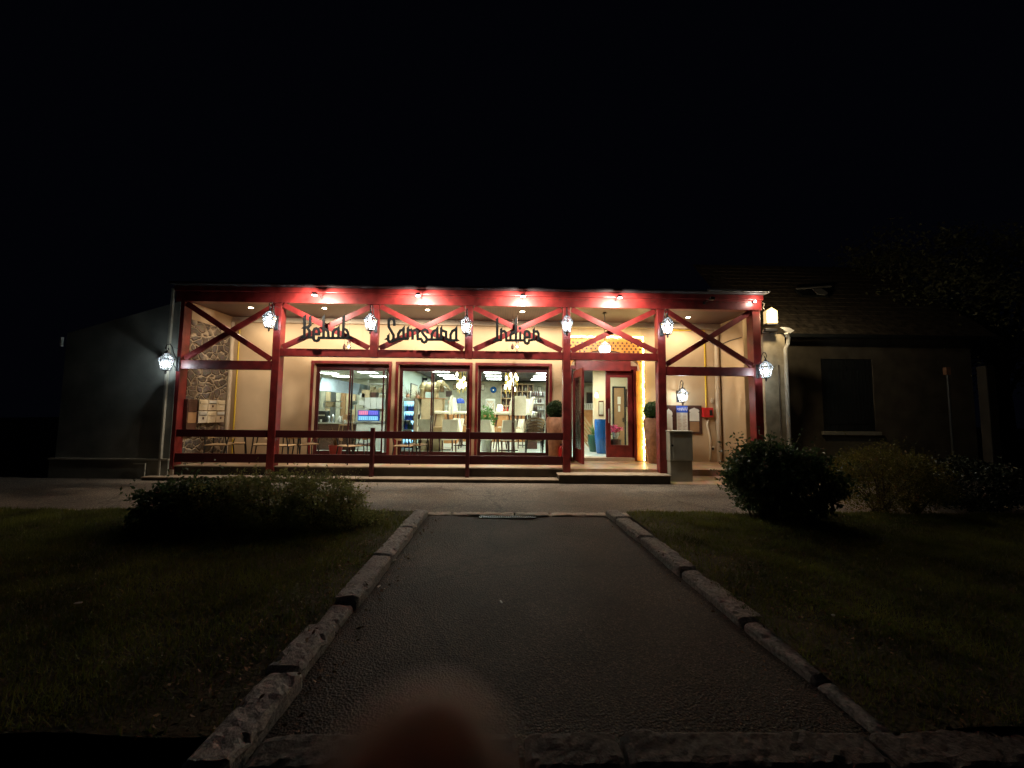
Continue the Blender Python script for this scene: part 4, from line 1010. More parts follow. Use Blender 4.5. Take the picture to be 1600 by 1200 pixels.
chs = [(690,12.5,TZ,-1.35,'cream chair standing on the centre table of the second window, seat towards us'),
       (658,13.0,TZ,2.9,'cream chair standing on the table by the blue cooler'),
       (786,12.45,TZ,-1.62,'cream chair in side view standing on the centre table of the third window'),
       (812,12.7,TZ,3.0,'cream chair with its back to us on the centre table of the third window'),
       (720,14.2,TZ,1.35,'cream chair on the rear table below the blue lamp'),
       (668,12.6,IZ+.76,1.45,'cream chair in side view on a table beneath the elephant statue'),
       (707,13.4,IZ,-.6,'cream chair turned half away on the floor behind the second window, right side'),
       (655,13.6,IZ,.5,'cream chair on the floor far back beside the drinks cooler'),
       (778,13.0,IZ,1.2,'cream chair in side view on the floor by the leafy plant'),
       (805,13.6,IZ,-.4,'cream chair facing us on the floor in front of the bar counter'),
       (818,12.9,TZ,-1.5,'cream chair in side view on the table beside the rattan stack'),
       (673,12.0,IZ,2.75,'cream chair on the floor with its back to the second window, left one'),
       (700,12.0,IZ,3.5,'cream chair on the floor with its back to the second window, right one'),
       (642,12.3,IZ,2.7,'cream chair on the floor before the drinks cooler'),
       (765,12.1,IZ,2.6,'cream chair on the floor at the left edge of the third window'),
       (790,11.95,IZ,3.55,'cream chair on the floor in the middle of the third window'),
       (730,13.2,IZ,1.5,'cream chair on the floor behind the pillar between the second and third windows'),
       (826,14.5,TZ,.5,'cream chair on the rear table near the bottle shelves')]
for i,(px,Y,z,rz_,lab) in enumerate(chs):
    x = at(px,660,Y).x
    if i==0: ch0.location=(x,Y,z); ch0.rotation_euler=(0,0,rz_); ch0['label']=lab
    else: dup(ch0,(x,Y,z),rz_,lab)
# stacked rattan chairs
x = at(834,680,11.35).x
r0=None
for k in range(5):
    lab = ['lowest','second lowest','middle','second highest','topmost'][k]+' chair of the woven rattan stack in the third window'
    if r0 is None:
        r0 = thing('rattan_chair',lab,'chair',(x,11.35,IZ),0,'stacked rattan chairs')
        MB().bbox(-.24,.24,-.22,.22,.42,.46,.015).build('seat','rattan',r0)
        b=MB(); n=12
        for j in range(n):
            a0,a1=R(180*j/n),R(180*(j+1)/n)
            def q(a,r,z): return (math.cos(a)*.29*r,-math.sin(a)*.20*r-.06,z+.14*math.sin(a))
            b.add([q(a0,1,.56),q(a1,1,.56),q(a1,1,.62),q(a0,1,.62),q(a0,.92,.56),q(a1,.92,.56),q(a1,.92,.62),q(a0,.92,.62)],[(0,1,2,3),(4,7,6,5),(3,2,6,7),(0,4,5,1)])
        b.build('backrest','rattan',r0,True)
        for sx,sy in ((-1,-1),(1,-1),(1,1),(-1,1)): MB().tube([(sx*.24,sy*.22,0),(sx*.22,sy*.2,.43),(sx*.26,sy*.2-.03,.58)],.012,6).build('leg','black_metal',r0)
    else: dup(r0,(x+.004*k,11.35-.01*k,IZ+.085*k),.02*k,lab)

# drinks cooler
pa,pb = at(630,622,11.7), at(648.5,622,11.7)
dc = thing('drinks_cooler','tall glowing blue drinks cooler full of bottles inside the second window','cooler',((pa.x+pb.x)/2,11.7,IZ))
W_=(pb.x-pa.x)/2; H_=pa.z-IZ
MB().box(-W_,W_,.38,.42,.0,H_).box(-W_,-W_+.03,0,.38,0,H_).box(W_-.03,W_,0,.38,0,H_).box(-W_+.03,W_-.03,0,.38,0,.1).box(-W_+.03,W_-.03,0,.38,H_-.09,H_).build('case','steel',dc)
MB().box(-W_+.03,W_-.03,.36,.375,.1,H_-.09).build('back_light','cooler_light',dc)
sh=MB(); bt=MB(); bt2=MB(); rnd=random.Random(2)
for k in range(5):
    z=.12+k*(H_-.25)/5; sh.box(-W_+.03,W_-.03,.04,.35,z,z+.012)
    for j in range(6):
        xx=-W_+.06+j*(2*W_-.12)/5; (bt if rnd.random()<.6 else bt2).lathe([(.024,0),(.026,.02),(.026,.13),(.010,.18),(.010,.21)],(xx,.12,z+.013),8)
sh.build('shelf','white_paint',dc); bt.build('bottles','blue_shade',dc); bt2.build('bottles','pot_green',dc)
# elephant statue on a cabinet
pe = at(676,622,12.4); ze = pe.z
cab = thing('side_cabinet','light brown cabinet carrying the elephant statue by the pale wall','cabinet',(at(676,640,12.5).x,12.55,IZ))
MB().bbox(-.34,.34,-.22,.22,0,ze-IZ-.022,.01).build('carcass','cardboard',cab); MB().bbox(-.46,.44,-.24,.24,ze-IZ-.021,ze-IZ-.001,.004).build('top','orange_wood',cab)
el = MB()
def ell(c,s,rot=0): el.ball(c,1,2,s,Matrix.Rotation(rot,3,'Y'))
ell((-.02,0,.36),(.27,.15,.17)); ell((-.20,0,.36),(.15,.15,.17)); ell((.18,0,.36),(.14,.14,.17)); ell((.37,0,.46),(.13,.11,.13),.3)
for sx in (-.24,.20):
    for sy in (-.08,.08): el.tube([(sx,sy,.30),(sx-.01,sy,.14),(sx,sy,.0)],[.085,.058,.062],10)
el.tube([(.42,0,.46),(.53,0,.40),(.60,0,.31),(.66,0,.25),(.70,0,.245)],[.075,.055,.04,.03,.02],10)
el.tube([(-.33,0,.42),(-.38,0,.30),(-.37,0,.20)],[.03,.013,.016],6)
eo = thing('elephant_statue','pale gold elephant statue facing right on top of the light brown cabinet','statue',(at(672,620,12.5).x,12.5,ze),-.12)
bo = el.build('body','elephant_gold',eo,True); rm = bo.modifiers.new('r','REMESH'); rm.mode='VOXEL'; rm.voxel_size=.014; rm.use_smooth_shade=True
for sy in (-1,1):
    MB().ball((.30,sy*.13,.45),1,2,(.10,.02,.12),Matrix.Rotation(sy*.3,3,'Z')).build('ear','elephant_gold',eo,True)
    MB().tube([(.45,sy*.05,.40),(.53,sy*.06,.33),(.60,sy*.06,.34)],[.016,.012,.004],8).build('tusk','white_paint',eo,True)
# framed pictures and speaker on the pale wall
def wallpic(Y0,Y1,z0,z1,lab,m='paper'):
    o=thing('picture_frame',lab,'picture',(RX0+.002,(Y0+Y1)/2,(z0+z1)/2)); w_=(Y1-Y0)/2; h=(z1-z0)/2
    MB().bbox(0,.03,-w_,w_,-h,h,.005).build('frame','black_metal',o); MB().box(.0305,.034,-w_+.04,w_-.04,-h+.04,h-.04).build('print',m,o)
wallpic(13.3,14.3,1.95,2.55,'black framed picture on the pale green wall beside the elephant','inner_wall')
o=thing('loudspeaker','small black loudspeaker high on the pale green wall','loudspeaker',(RX0+.12,15.2,2.75)); MB().bbox(-.1,.1,-.1,.1,-.15,.15,.01).build('cabinet','black_metal',o); MB().lathe([(.001,0),(.05,.01),(.06,0)],(0,0,0),14,False).build('cone','steel',o); _c=[c for c in o.children if c.name.startswith('cone')][0]; _c.rotation_euler=(R(90),0,0); _c.location=(0,-.102,0)
# dry ornament plants on the cooler
for i,(px,py,lab) in enumerate(((637,621,'bunch of dry ornamental stems on top of the drinks cooler'),(652,622,'spray of dry stems between the cooler and the elephant'))):
    p=at(px,py,11.9+.5*i); o=thing('dried_plant',lab,'plant',(p.x,p.y,p.z-.01),0,'dried plants beside the elephant')
    spiky('foliage',o,40,.34,'dry_leaf',.06,9+i,-.1,.008); MB().lathe([(.05,0),(.07,.05),(.04,.12)],(0,0,0),12).build('vase','terracotta',o)
# counter with balusters
cn = thing('bar_counter','orange wood panelled bar counter across the back of the dining room','counter',(0,16.2,IZ))
xa,xb_=at(697,650,16.2).x, at(838,650,16.2).x
MB().bbox(xa,xb_,0,.5,0,1.12,.01).build('front_panel','orange_wood',cn); MB().bbox(xa-.05,xb_+.05,-.06,.56,1.122,1.17,.01).build('worktop','light_wood',cn)
bl=MB(); x=xa
while x<xb_-.05: bl.box(x,x+.02,-.012,-.001,.05,1.08); x+=.42
bl.build('batten','light_wood',cn)
o=thing('balustrade','short white balustrade beside the bar counter','balustrade',(0,15.4,IZ)); xa2,xb2=at(696,632,15.4).x,at(716,632,15.4).x
MB().bbox(xa2,xb2,-.03,.03,1.42,1.48,.008).build('handrail','white_paint',o); MB().bbox(xa2,xb2,-.2,.2,.0,1.14,.008).build('base','orange_wood',o)
for k in range(5): x=xa2+.05+k*(xb2-xa2-.1)/4; MB().lathe([(.02,1.142),(.03,1.2),(.018,1.3),(.02,1.419)],(x,0,0),8).build('baluster','white_paint',o)
# items on the bar
def at_bar(px,Y=16.35): return at(px,640,Y).x
scr=thing('white_screen','white ornate carved panel standing on the bar counter','decoration',(at_bar(766),16.3,IZ+1.172))
b=MB(); W_=.19*2; b.box(-.2,-.165,-.01,.01,0,.62); b.box(.165,.2,-.01,.01,0,.62); b.box(-.165,.165,-.01,.01,.54,.62); b.box(-.165,.165,-.01,.01,0,.05)
b.bar((-.16,-.012,.08),(.16,-.012,.52),.03,.015).bar((.16,-.016,.08),(-.16,-.016,.52),.03,.015)
b.build('frame','white_paint',scr); b=MB(); 
for k in range(8): a=k*.785; b.ball((.09*math.cos(a),0,.3+.12*math.sin(a)),.035,1,(1,.4,1))
b.build('carving','white_paint',scr)
MB().box(-.16,.16,.012,.018,.05,.54).build('backing','cream_trim',scr)
for i,(px,m_,h,lab) in enumerate(((781,'bulb_soft','.3','warm lit table lamp on the bar counter'),)):
    emit('bulb_soft',(1,.75,.35),2.5)
    o=thing('table_lamp',lab,'lamp',(at_bar(781),16.3,IZ+1.172)); MB().lathe([(.07,0),(.07,.02),(.015,.04),(.015,.2)],(0,0,0),12).build('base','dark_wood',o); MB().lathe([(.15,.14),(.10,.38)],(0,0,0),16,False).build('lamp_shade','bulb_soft',o)
bo0=None
bots=[(787,'plastic_red','red'),(790,'terracotta','amber'),(793,'plastic_red','red'),(797,'dark_wood','brown'),(800,'pot_green','green'),(803,'plastic_red','dark red'),(824,'pot_blue','blue'),(829,'dark_wood','brown')]
for i,(px,m_,c_) in enumerate(bots):
    o=thing('bottle',f'{c_} bottle on the bar counter, number {i+1} from the lamp','bottle',(at_bar(px),16.25+.05*(i%2),IZ+1.172),0,'bottles on the bar counter')
    o['label']=f'{c_} bottle on the bar counter '+['next to the warm lamp','just right of the red bottle by the lamp','third along from the warm lamp','fourth along from the warm lamp','in the middle of the row','right of the green bottle','left of the last bottle near the shelves','at the end of the row near the bottle shelves'][i]
    MB().lathe([(.035,0),(.038,.02),(.038,.17),(.014,.24),(.014,.30)],(0,0,0),10).build('glass',m_,o,True); MB().lathe([(.016,.30),(.016,.33)],(0,0,0),8).build('cap','paper',o)
# cubby shelving on the back wall
sv=thing('shelf_unit','light wood pigeonhole shelf unit behind the bar','shelf',(0,17.7,0)); xa,xb_=at(783,620,17.7).x, at(833,620,17.7).x; z0,z1=at(800,645,17.7).z, at(800,600,17.7).z
b=MB()
for i in range(7): x=xa+(xb_-xa)*i/6; b.box(x-.02,x+.02,0,.4,z0,z1)
for j in range(5):
    z=z0+(z1-z0)*j/4
    for i in range(6): b.box(xa+(xb_-xa)*i/6+.021,xa+(xb_-xa)*(i+1)/6-.021,.001,.399,z-.02,z+.02)
b.build('frame','light_wood',sv)
MB().box(xa,xb_,.40,.41,z0,z1).build('back_board','dark_wood',sv)
rnd=random.Random(8); cols=['glass','steel','orange_wood','white_paint','pot_green','blue_shade']
colw=['first','second','third','fourth','fifth','sixth']; roww=['bottom','second lowest','second highest','top']
for i in range(6):
    for j in range(4):
        x=xa+(xb_-xa)*(i+.5)/6; z=z0+(z1-z0)*j/4+.022
        kind=rnd.randint(0,2); h_=rnd.uniform(.16,.26)
        o=MB().lathe([(.03,0),(.05,.05),(.04,.12),(.015,h_)],(0,0,0),8).build('vessel',['steel','white_paint','terracotta'][kind],None,True); o.location=(x+rnd.uniform(-.05,.05),17.7+.1+rnd.random()*.15,z)
        tag(o,['grey metal jug','white vase','brown clay vessel'][kind]+f' in the {roww[j]} row of pigeonholes, {colw[i]} column',['jug','vase','vessel'][kind],'vessels in the pigeonhole shelves')
# right: bottle rack
rk=thing('bottle_rack','white rack of bottles and glasses at the right side of the third window','rack',(at(840,640,15.6).x,15.6,IZ))
for k in range(7): MB().box(-.28,.28,0,.35,.1+k*.3,.13+k*.3).build('shelf','white_paint' if k%2 else 'black_metal',rk)
MB().box(-.30,-.281,0,.35,0,2.1).box(.281,.30,0,.35,0,2.1).box(-.281,.281,.351,.37,0,2.1).build('frame','steel',rk)
for k in range(3,7):
    for j in range(6):
        dk=rnd.random()<.5
        o=MB().lathe([(.030,0),(.032,.1),(.012,.16),(.012,rnd.uniform(.18,.22))],(0,0,0),8).build('bottle','dark_wood' if dk else 'white_paint',None,True); o.location=(rk.location.x-.22+j*.088,15.72,IZ+.131+k*.3)
        tag(o,('dark' if dk else 'pale')+' bottle on the '+['','','','second lowest visible','middle','upper','topmost'][k]+' board of the rack, '+['first','second','third','fourth','fifth','sixth'][j]+' along','bottle','bottles on the rack')
# blue lamp, drum, plate, dark picture, pot
p=at(719,626,14.6); o=thing('blue_lamp','round blue shaded lamp in the right part of the second window','lamp',(p.x,14.6,IZ)); zz=p.z-IZ
MB().lathe([(.16,0),(.16,.02),(.02,.04),(.02,zz-.05)],(0,0,0),12).build('stand','steel',o); MB().lathe([(.16,zz-.1),(.17,zz-.03),(.12,zz+.06),(.02,zz+.09)],(0,0,0),18,False).build('lamp_shade','blue_shade',o,True)
p=at(706,624,15.4); o=tag(MB().ball((0,0,0),.16,2,(1,1,.8)).build('drum','terracotta',None,True),'round brown drum on the white balustrade','drum'); o.location=(p.x,15.4,IZ+1.48+.12)
def backpic(px0,px1,py0,py1,Y,lab,m,name='picture_frame',cat='picture'):
    a=at(px0,py0,Y);b=at(px1,py1,Y); o=thing(name,lab,cat,((a.x+b.x)/2,Y-.002,(a.z+b.z)/2)); w_=(b.x-a.x)/2;h=(a.z-b.z)/2
    MB().bbox(-w_,w_,-.03,0,-h,h,.004).build('frame','dark_wood',o); MB().box(-w_*.8,w_*.8,-.034,-.0305,-h*.8,h*.8).build('print',m,o)
backpic(697,706,611,620,RY,'small dark picture on the stone back wall','dark_wood')
backpic(812,818,598,604,RY,'small square white notice high on the stone back wall','paper')
backpic(752,757,600,610,RY,'narrow pale picture on the back wall left of the blue plate','paper')
backpic(708,713,600,609,RY,'small gold framed picture on the back wall beside the chandelier','cardboard')
backpic(688,694,604,613,RY,'tall brown picture on the back wall behind the elephant head','door_wood')
backpic(840,846,604,612,RY,'small picture above the bottle rack on the back wall','paper')
wallpic(11.6,12.3,2.0,2.4,'small framed print on the pale green wall nearest the window','paper')
wallpic(14.6,15.0,2.0,2.3,'little framed print on the pale green wall past the elephant','cardboard')
p=at(771,609,RY); o=thing('wall_plate','round blue plate on the stone back wall above the bar','plate',(p.x,RY-.01,p.z)); MB().lathe([(.001,0),(.12,.01),(.155,.03)],(0,0,0),24,False).build('plate','pot_blue',o,True); 
for _c in [1]: MB().lathe([(.001,.002),(.03,.004)],(0,-.01,0),16,False).build('centre','steel',o)
for _c in o.children: _c.rotation_euler=(R(90),0,0)
p=at(830,655,13.4); o=thing('steel_pot','big steel cooking pot on a stand inside the third window','pot',(p.x,13.4,IZ))
MB().bbox(-.2,.2,-.2,.2,.0,.95,.01).build('stand','dark_wood',o); MB().lathe([(.001,.951),(.17,.955),(.19,1.0),(.19,1.2),(.17,1.24),(.05,1.28),(.02,1.32),(.001,1.33)],(0,0,0),20,False).build('pot','steel',o,True)
# monstera in window three
p=at(760,650,12.3); o=thing('leafy_plant','bright green leafy plant behind the left edge of the third window','potted plant',(p.x,12.3,IZ))
MB().lathe([(.14,0),(.18,.7),(.16,.72)],(0,0,0),16).build('pot','white_paint',o,True); leafball((0,0,1.1),.26,160,.16,12,'foliage','palm_leaf',o)
# chandeliers
def chandelier(px,py,Y,n,lab,seed,first=None):
    p=at(px,py,Y); o=thing('chandelier',lab,'chandelier',(p.x,Y,IC-.002),0,'chandeliers of glass tube bulbs')
    MB().lathe([(.12,-.02),(.12,0)],(0,0,0),16).build('ceiling_rose','steel',o)
    rnd=random.Random(seed); c=MB(); 
    for k in range(n):
        a=k*2.4; r_=.06+.2*(k/n); x,y=math.cos(a)*r_,math.sin(a)*r_*.6; L=rnd.uniform(.12,.62)
        c.tube([(x,y,-.02),(x,y,-L)],.004,4); MB().lathe([(.006,0),(.034,-.03),(.036,-.12),(.02,-.15),(.003,-.155)],(x,y,-L),10,False).build('bulb','bulb_gold',o,True)
        c.tube([(x,y,-L-.15),(x,y,-L-.3)],.008,4)
    c.build('cord','ochre_pipe',o)
emit('bulb_gold',(1,.86,.52),7)
chandelier(800,590,12.6,13,'chandelier of glowing glass tubes in the third window',3)
chandelier(721,590,12.8,9,'chandelier of glowing glass tubes at the right of the second window',6)

# entrance hall
fy=13.0
p=at(967,640,fy)
o=thing('wooden_door','brown wooden inner door seen through the right entrance leaf','door',(p.x,fy-.002,IZ)); a=at(959,640,fy).x-p.x; b_=at(975,640,fy).x-p.x
MB().bbox(a,b_,-.03,0,0,2.1,.004).build('leaf','door_wood',o); MB().box(a-.05,a-.002,-.05,-.0,0,2.15).box(b_+.002,b_+.05,-.05,0,0,2.15).box(a-.002,b_+.002,-.05,0,2.102,2.15).build('frame','black_metal',o)
MB().bbox(b_-.06,b_-.04,-.08,-.031,.95,1.10,.004).build('handle','black_metal',o); MB().box(a*.3,b_*.3,-.035,-.031,1.55,1.8).box(a*.2,b_*.2,-.036,-.031,1.3,1.5).build('door_sign','paper',o)
def hallpic(px0,px1,py0,py1,lab,m): backpic(px0,px1,py0,py1,fy,lab,m)
hallpic(977,982,608,636,'narrow dark carving right of the brown inner door','dark_wood')
hallpic(935,943,626,650,'tall dark framed panel on the entrance hall wall below the sconce','inner_wall')
p=at(933,617,fy-.15); o=thing('wall_sconce','glowing wall sconce on the cream entrance hall wall','wall lamp',(p.x,fy-.002,p.z))
MB().tube([(.04,0,-.02),(.05,-.1,.12),(.0,-.15,.14),(-.02,-.15,.08)],.008,6).build('arm','black_metal',o); MB().lathe([(.05,-.10),(.065,-.02),(.03,.07)],(-.02,-.15,0),14).build('shade','bulb_soft',o,True); lamp('sconce_glow','POINT',(-.02,-.3,-.02),3,(1,.78,.4),o,.08)
# coloured pots and plants
def bigpot(px,Y,r,h,m,lab,plant=None):
    p=at(px,690,Y); o=thing('floor_pot',lab,'plant pot',(p.x,Y,IZ),0,'glazed pots in the entrance hall')
    MB().lathe([(r*.7,0),(r*.75,.02),(r*.98,h*.5),(r,h*.95),(r*.95,h),(r*.85,h),(r*.85,h*.9)],(0,0,0),24,False).build('pot',m,o,True)
    MB().lathe([(.001,h*.91),(r*.86,h*.91)],(0,0,0),14,False).build('soil','soil',o)
    if plant: spiky('foliage',o,plant,.55,'palm_leaf',h*.92,int(px),.3,.018)
bigpot(941,12.0,.24,1.05,'pot_blue','tall glossy blue pot just inside the entrance opening')
bigpot(929,12.5,.22,.55,'pot_green','low dark green pot with a bushy plant beside the blue pot',60)
bigpot(962,12.1,.17,.42,'dark_wood','small dark pot stand holding the pink flowers behind the glass')
p=at(962,663,12.1); o=thing('flower_bunch','bunch of bright pink flowers behind the right entrance leaf','flowers',(p.x,12.1,IZ+.44))
MB().lathe([(.05,0),(.10,.12),(.11,.2),(.08,.2)],(0,0,0),14,False).build('vase','white_paint',o,True); leafball((0,0,.30),.16,120,.09,3,'petals','pink_petal',o,(1.3,1,.6)); leafball((0,0,.2),.12,40,.09,8,'foliage','palm_leaf',o)
# stair rails
sr=thing('stair_rail','pale timber stair balustrade rising at the left of the entrance opening','stair rail',(0,14.2,0))
a=at(910,650,14.2);b=at(926,690,14.2)
for k in range(6): MB().bar((a.x,0,a.z+.05-k*.17),(b.x,0,b.z+.35-k*.17+.1),.05,.04).build('rail','light_wood',sr)
o=thing('mezzanine_rail','white slatted rail with orange boards beyond the entrance opening','balustrade',(0,16.6,0)); a=at(911,632,16.6);b=at(928,640,16.6)
MB().box(a.x-.1,b.x,-.02,.02,a.z,a.z+.05).box(a.x-.1,b.x,-.02,.02,b.z,b.z+.04).build('handrail','white_paint',o); MB().box(a.x-.1,b.x,.0,.05,IZ,b.z-.02).build('panel','orange_wood',o)
for k in range(6): x=a.x+(b.x-a.x)*k/5; MB().box(x-.02,x+.02,-.015,.015,b.z+.041,a.z-.001).build('slat','white_paint',o)
backpic(916,927.5,613,633,16.9,'black television screen hung beyond the entrance opening','black_metal','television','television')

# ------------------------------------------------------------------ inside: kitchen
hd=thing('extractor_hood','brushed steel extractor hood in the kitchen','extractor hood',(0,12.9,0))
a=at(504,597,12.9);b=at(546,602,12.9);c=at(563,607,12.9)
def slab(px0,px1,py0a,py0b,py1a,py1b,Y,d):
    A,B,C,D=at(px0,py0a,Y),at(px1,py0b,Y),at(px1,py1b,Y-.0),at(px0,py1a,Y)
    v=[A,B,C,D]; return [tuple(q) for q in v]+[(q.x,q.y+d,q.z) for q in v]
mat('hood_steel', (.22,.27,.30), .55, .6, var=.25, scale=2.5, bump=.05)
for (q0,q1,ya,yb,yc,yd) in ((503,528,590,593.5,611,613),(528.3,563,593.5,600,613,617)):
    v=slab(q0,q1,ya,yb,yc,yd,12.9,.9); v=[(x,y-12.9,z) for x,y,z in v]; v[2]=(v[2][0],v[2][1]-.25,v[2][2]); v[3]=(v[3][0],v[3][1]-.25,v[3][2])
    MB().add(v,[(0,1,2,3),(4,7,6,5),(0,4,5,1),(3,2,6,7),(0,3,7,4),(1,5,6,2)]).build('panel','hood_steel',hd)
kc_=thing('kitchen_counter','dark fronted kitchen counter under the steel hood','counter',(0,12.3,IZ)); a=at(496,660,12.3).x; b=at(556,660,12.3).x
MB().bbox(a,b,0,.6,0,at(520,660,12.3).z-IZ-.045,.01).build('carcass','dark_wood',kc_); zc=at(520,660,12.3).z-IZ; MB().bbox(a-.02,b+.02,-.03,.63,zc-.044,zc,.008).build('worktop','steel',kc_)
sh=thing('kitchen_shelf','two tier steel wall shelf with boxes in the kitchen','shelf',(0,13.9,0))
for py in (627,637): a=at(508,py,13.9);b=at(531,py,13.9); MB().box(a.x,b.x,-.15,.2,a.z-.02,a.z+.01).build('board','steel',sh)
a=at(515,632,13.8); tag(MB().bbox(a.x-.12,a.x+.15,13.75,13.95,a.z-.08,a.z+.1,.01).build('carton','cardboard'),'cardboard carton on the upper kitchen shelf','carton')
a=at(504,651,12.5); o=thing('coffee_machine','black coffee machine at the left end of the kitchen counter','coffee machine',(a.x+.02,12.55,IZ+zc)); MB().bbox(-.12,.12,-.15,.15,0,.36,.02).build('body','black_metal',o); MB().bbox(-.1,.1,-.17,-.151,.20,.24,.003).build('panel','steel',o); MB().lathe([(.03,.01),(.035,.09)],(0,-.19,0),10).build('cup','white_paint',o)
for k,(px,lab) in enumerate(((513,'small steel canister beside the coffee machine'),(519,'second steel canister from the coffee machine'),(530,'white container on the kitchen counter'),(537,'stacked white bowls on the kitchen counter'))):
    a=at(px,650,12.5); o=MB().lathe([(.05,0),(.06,.02),(.06,.16+.05*(k%2)),(.03,.2+.05*(k%2))],(0,0,0),12).build('canister',['steel','steel','white_paint','paper'][k],None,True); o.location=(a.x,12.55,IZ+zc+.001); tag(o,lab,'canister','containers on the kitchen counter')
# white cupboards and menu light boxes
a,b=at(561,621,12.8),at(597,639,12.8)
o=thing('wall_cupboard','row of white cupboards over the lit menu boxes','cupboard',(0,12.8,0)); n=4
for k in range(n):
    x0=a.x+(b.x-a.x)*k/n; x1=a.x+(b.x-a.x)*(k+1)/n-.008; MB().bbox(x0,x1,0,.4,b.z+(.0 if k else .12),a.z-(.0 if k!=0 else .1),.006).build('door','white_paint',o)
MB().box(a.x,b.x,.402,.42,b.z,a.z).build('back','white_paint',o)
mw=thing('menu_light_box','glowing blue and violet menu light box above the kebab counter','light box',(0,12.3,0)); a,b=at(559,641,12.3),at(592,658,12.3)
MB().bbox(a.x,b.x,0,.08,b.z,a.z,.01).build('case','blue_shade',mw)
for k in range(4):
    c0,r0_=k%2,k//2; x0=a.x+.03+c0*(b.x-a.x-.05)/2; x1=x0+(b.x-a.x-.09)/2; z1=a.z-.02-r0_*(a.z-b.z)/2; z0=z1-(a.z-b.z)/2+.05
    MB().box(x0,x1,-.006,-.001,z0,z1).build('screen',['menu_red','menu_violet','menu_cyan','menu_cyan'][k],mw)
    t_=MB()
    for j in range(5): q0=x0+.01+j*(x1-x0)/5; t_.box(q0,q0+.012,-.010,-.007,z0+.01,z1-.015)
    t_.build('print','blue_shade',mw)
sc_=thing('serving_counter','white front serving counter beneath the menu light box','counter',(0,12.35,IZ)); MB().bbox(a.x-.1,at(604,660,12.35).x,0,.5,0,.85,.01).build('front','white_paint',sc_); MB().bbox(a.x-.12,at(605,660,12.35).x,-.03,.53,.852,.89,.008).build('worktop','steel',sc_)
for i,(px,py,s_,lab,m_) in enumerate(((573,613,.13,'stack of white cartons on top of the cupboards','cardboard'),(585,616,.10,'small dark carton on top of the cupboards','dark_wood'),(568,617,.09,'white carton at the left end of the cupboards','white_paint'))):
    q=at(px,py,12.95); tag(MB().bbox(q.x-s_,q.x+s_,12.85,13.1,at(573,621,12.8).z+.002,q.z+s_*.6,.008).build('carton',m_),lab,'carton','cartons in the kitchen')
# clutter on the kitchen back wall
rnd=random.Random(17)
o=thing('tall_cabinet','grey brown tall cabinet with vertical doors at the back of the kitchen','cabinet',(0,15.2,IZ)); a=at(500,640,15.2).x; b=at(548,640,15.2).x
for k in range(6): MB().bbox(a+(b-a)*k/6,a+(b-a)*(k+1)/6-.02,0,.5,.0,2.35-.1*(k%2),.008).build('door',['inner_wall','cardboard','steel','inner_wall','door_wood','cardboard'][k],o)
MB().box(a,b,.501,.52,0,2.3).build('back','dark_wood',o)
o=thing('high_chair','brown wooden high chair standing by the sliding stile in the kitchen','chair',(at(541,650,12.0).x,12.0,IZ))
MB().bbox(-.16,.16,-.15,.15,.78,.81,.006).build('seat','door_wood',o); MB().bbox(-.16,.16,.12,.15,.95,1.12,.006).build('backrest','door_wood',o)
for sx in (-1,1):
    for sy in (-1,1): MB().tube([(sx*.22,sy*.2,0),(sx*.14,sy*.13,.78),(sx*.14,sy*.13,.82 if sy<0 else 1.12)],.014,6).build('leg','door_wood',o)
for k,(px,py,m_,lab) in enumerate(((553,633,'white_paint','white paper roll holder by the middle of the kitchen'),(548,640,'steel','steel bucket hung behind the high chair'),(508,637,'steel','steel pan on the lower kitchen wall shelf'))):
    q=at(px,py,13.8); o=MB().lathe([(.06,0),(.09,.02),(.10,.14),(.09,.15)],(0,0,0),14).build('container',m_,None,True); o.location=(q.x,13.85,at(510,637,13.9).z+.012 if k==2 else q.z); tag(o,lab,'container')
# metal shelving near the partition
ms_=thing('metal_shelving','open metal shelving against the right side of the kitchen','shelf',(0,13.5,IZ)); a=at(577,640,13.5).x;b=at(600,640,13.5).x
for k in range(4): MB().box(a,b,-.2,.2,1.2+k*.32,1.22+k*.32).build('board','steel',ms_)
for x_ in (a,b): MB().box(x_-.015,x_+.015,-.2,-.17,0,2.3).build('upright','steel',ms_)
rnd=random.Random(4); c=MB()
for k in range(3):
    x_=a+.05
    while x_<b-.1: w_=rnd.uniform(.06,.14); c.box(x_,x_+w_,-.15,.1,1.222+k*.32,1.222+k*.32+rnd.uniform(.08,.24)); x_+=w_+.02
tag(c.build('kitchen_boxes','cardboard'),'assorted boxes packed on the kitchen metal shelving','boxes',kind='stuff').location=(0,13.5,IZ)

# ------------------------------------------------------------------ left neighbour
LB=thing('grey_building','unlit grey rendered building at the left of the veranda','building',(0,0,0))
xa=at(92,640,8.97).x; xb_=at(262,640,8.97).x+.10; zt_=at(200,487,8.97).z
w_=MB(); w_.add([(xa,8.99,0),(xb_,8.99,0),(xb_,8.99,at(270,470,8.97).z),(xa,8.99,at(92,520,8.97).z),(xa,11,0),(xb_,11,0),(xb_,11,at(270,470,8.97).z),(xa,11,at(92,520,8.97).z)],[(0,1,2,3),(4,7,6,5),(0,3,7,4),(1,5,6,2),(3,2,6,7)]); w_.build('wall','grey_render',LB)
zs=at(160,717,8.97).z
MB().box(xa-.1,xb_+.02,8.93,8.989,zs-.02,zs+.015).build('skirting_ledge','stone_trim',LB)
MB().box(xa-.08,xb_+.01,8.95,8.989,0,zs-.021).build('plinth','grey_render',LB)
a=at(208,724,8.91);b=at(225,750,8.91); MB().box(a.x,b.x,8.91,8.93,a.z-.02,a.z).box(b.x-.02,b.x,8.91,8.93,max(b.z,.02),a.z-.021).build('pipe','stone_trim',LB)
MB().box(P1-.05,P1-.002,YF+.03,9.4,0,GZ).build('end_wall','shutter_paint',LB)
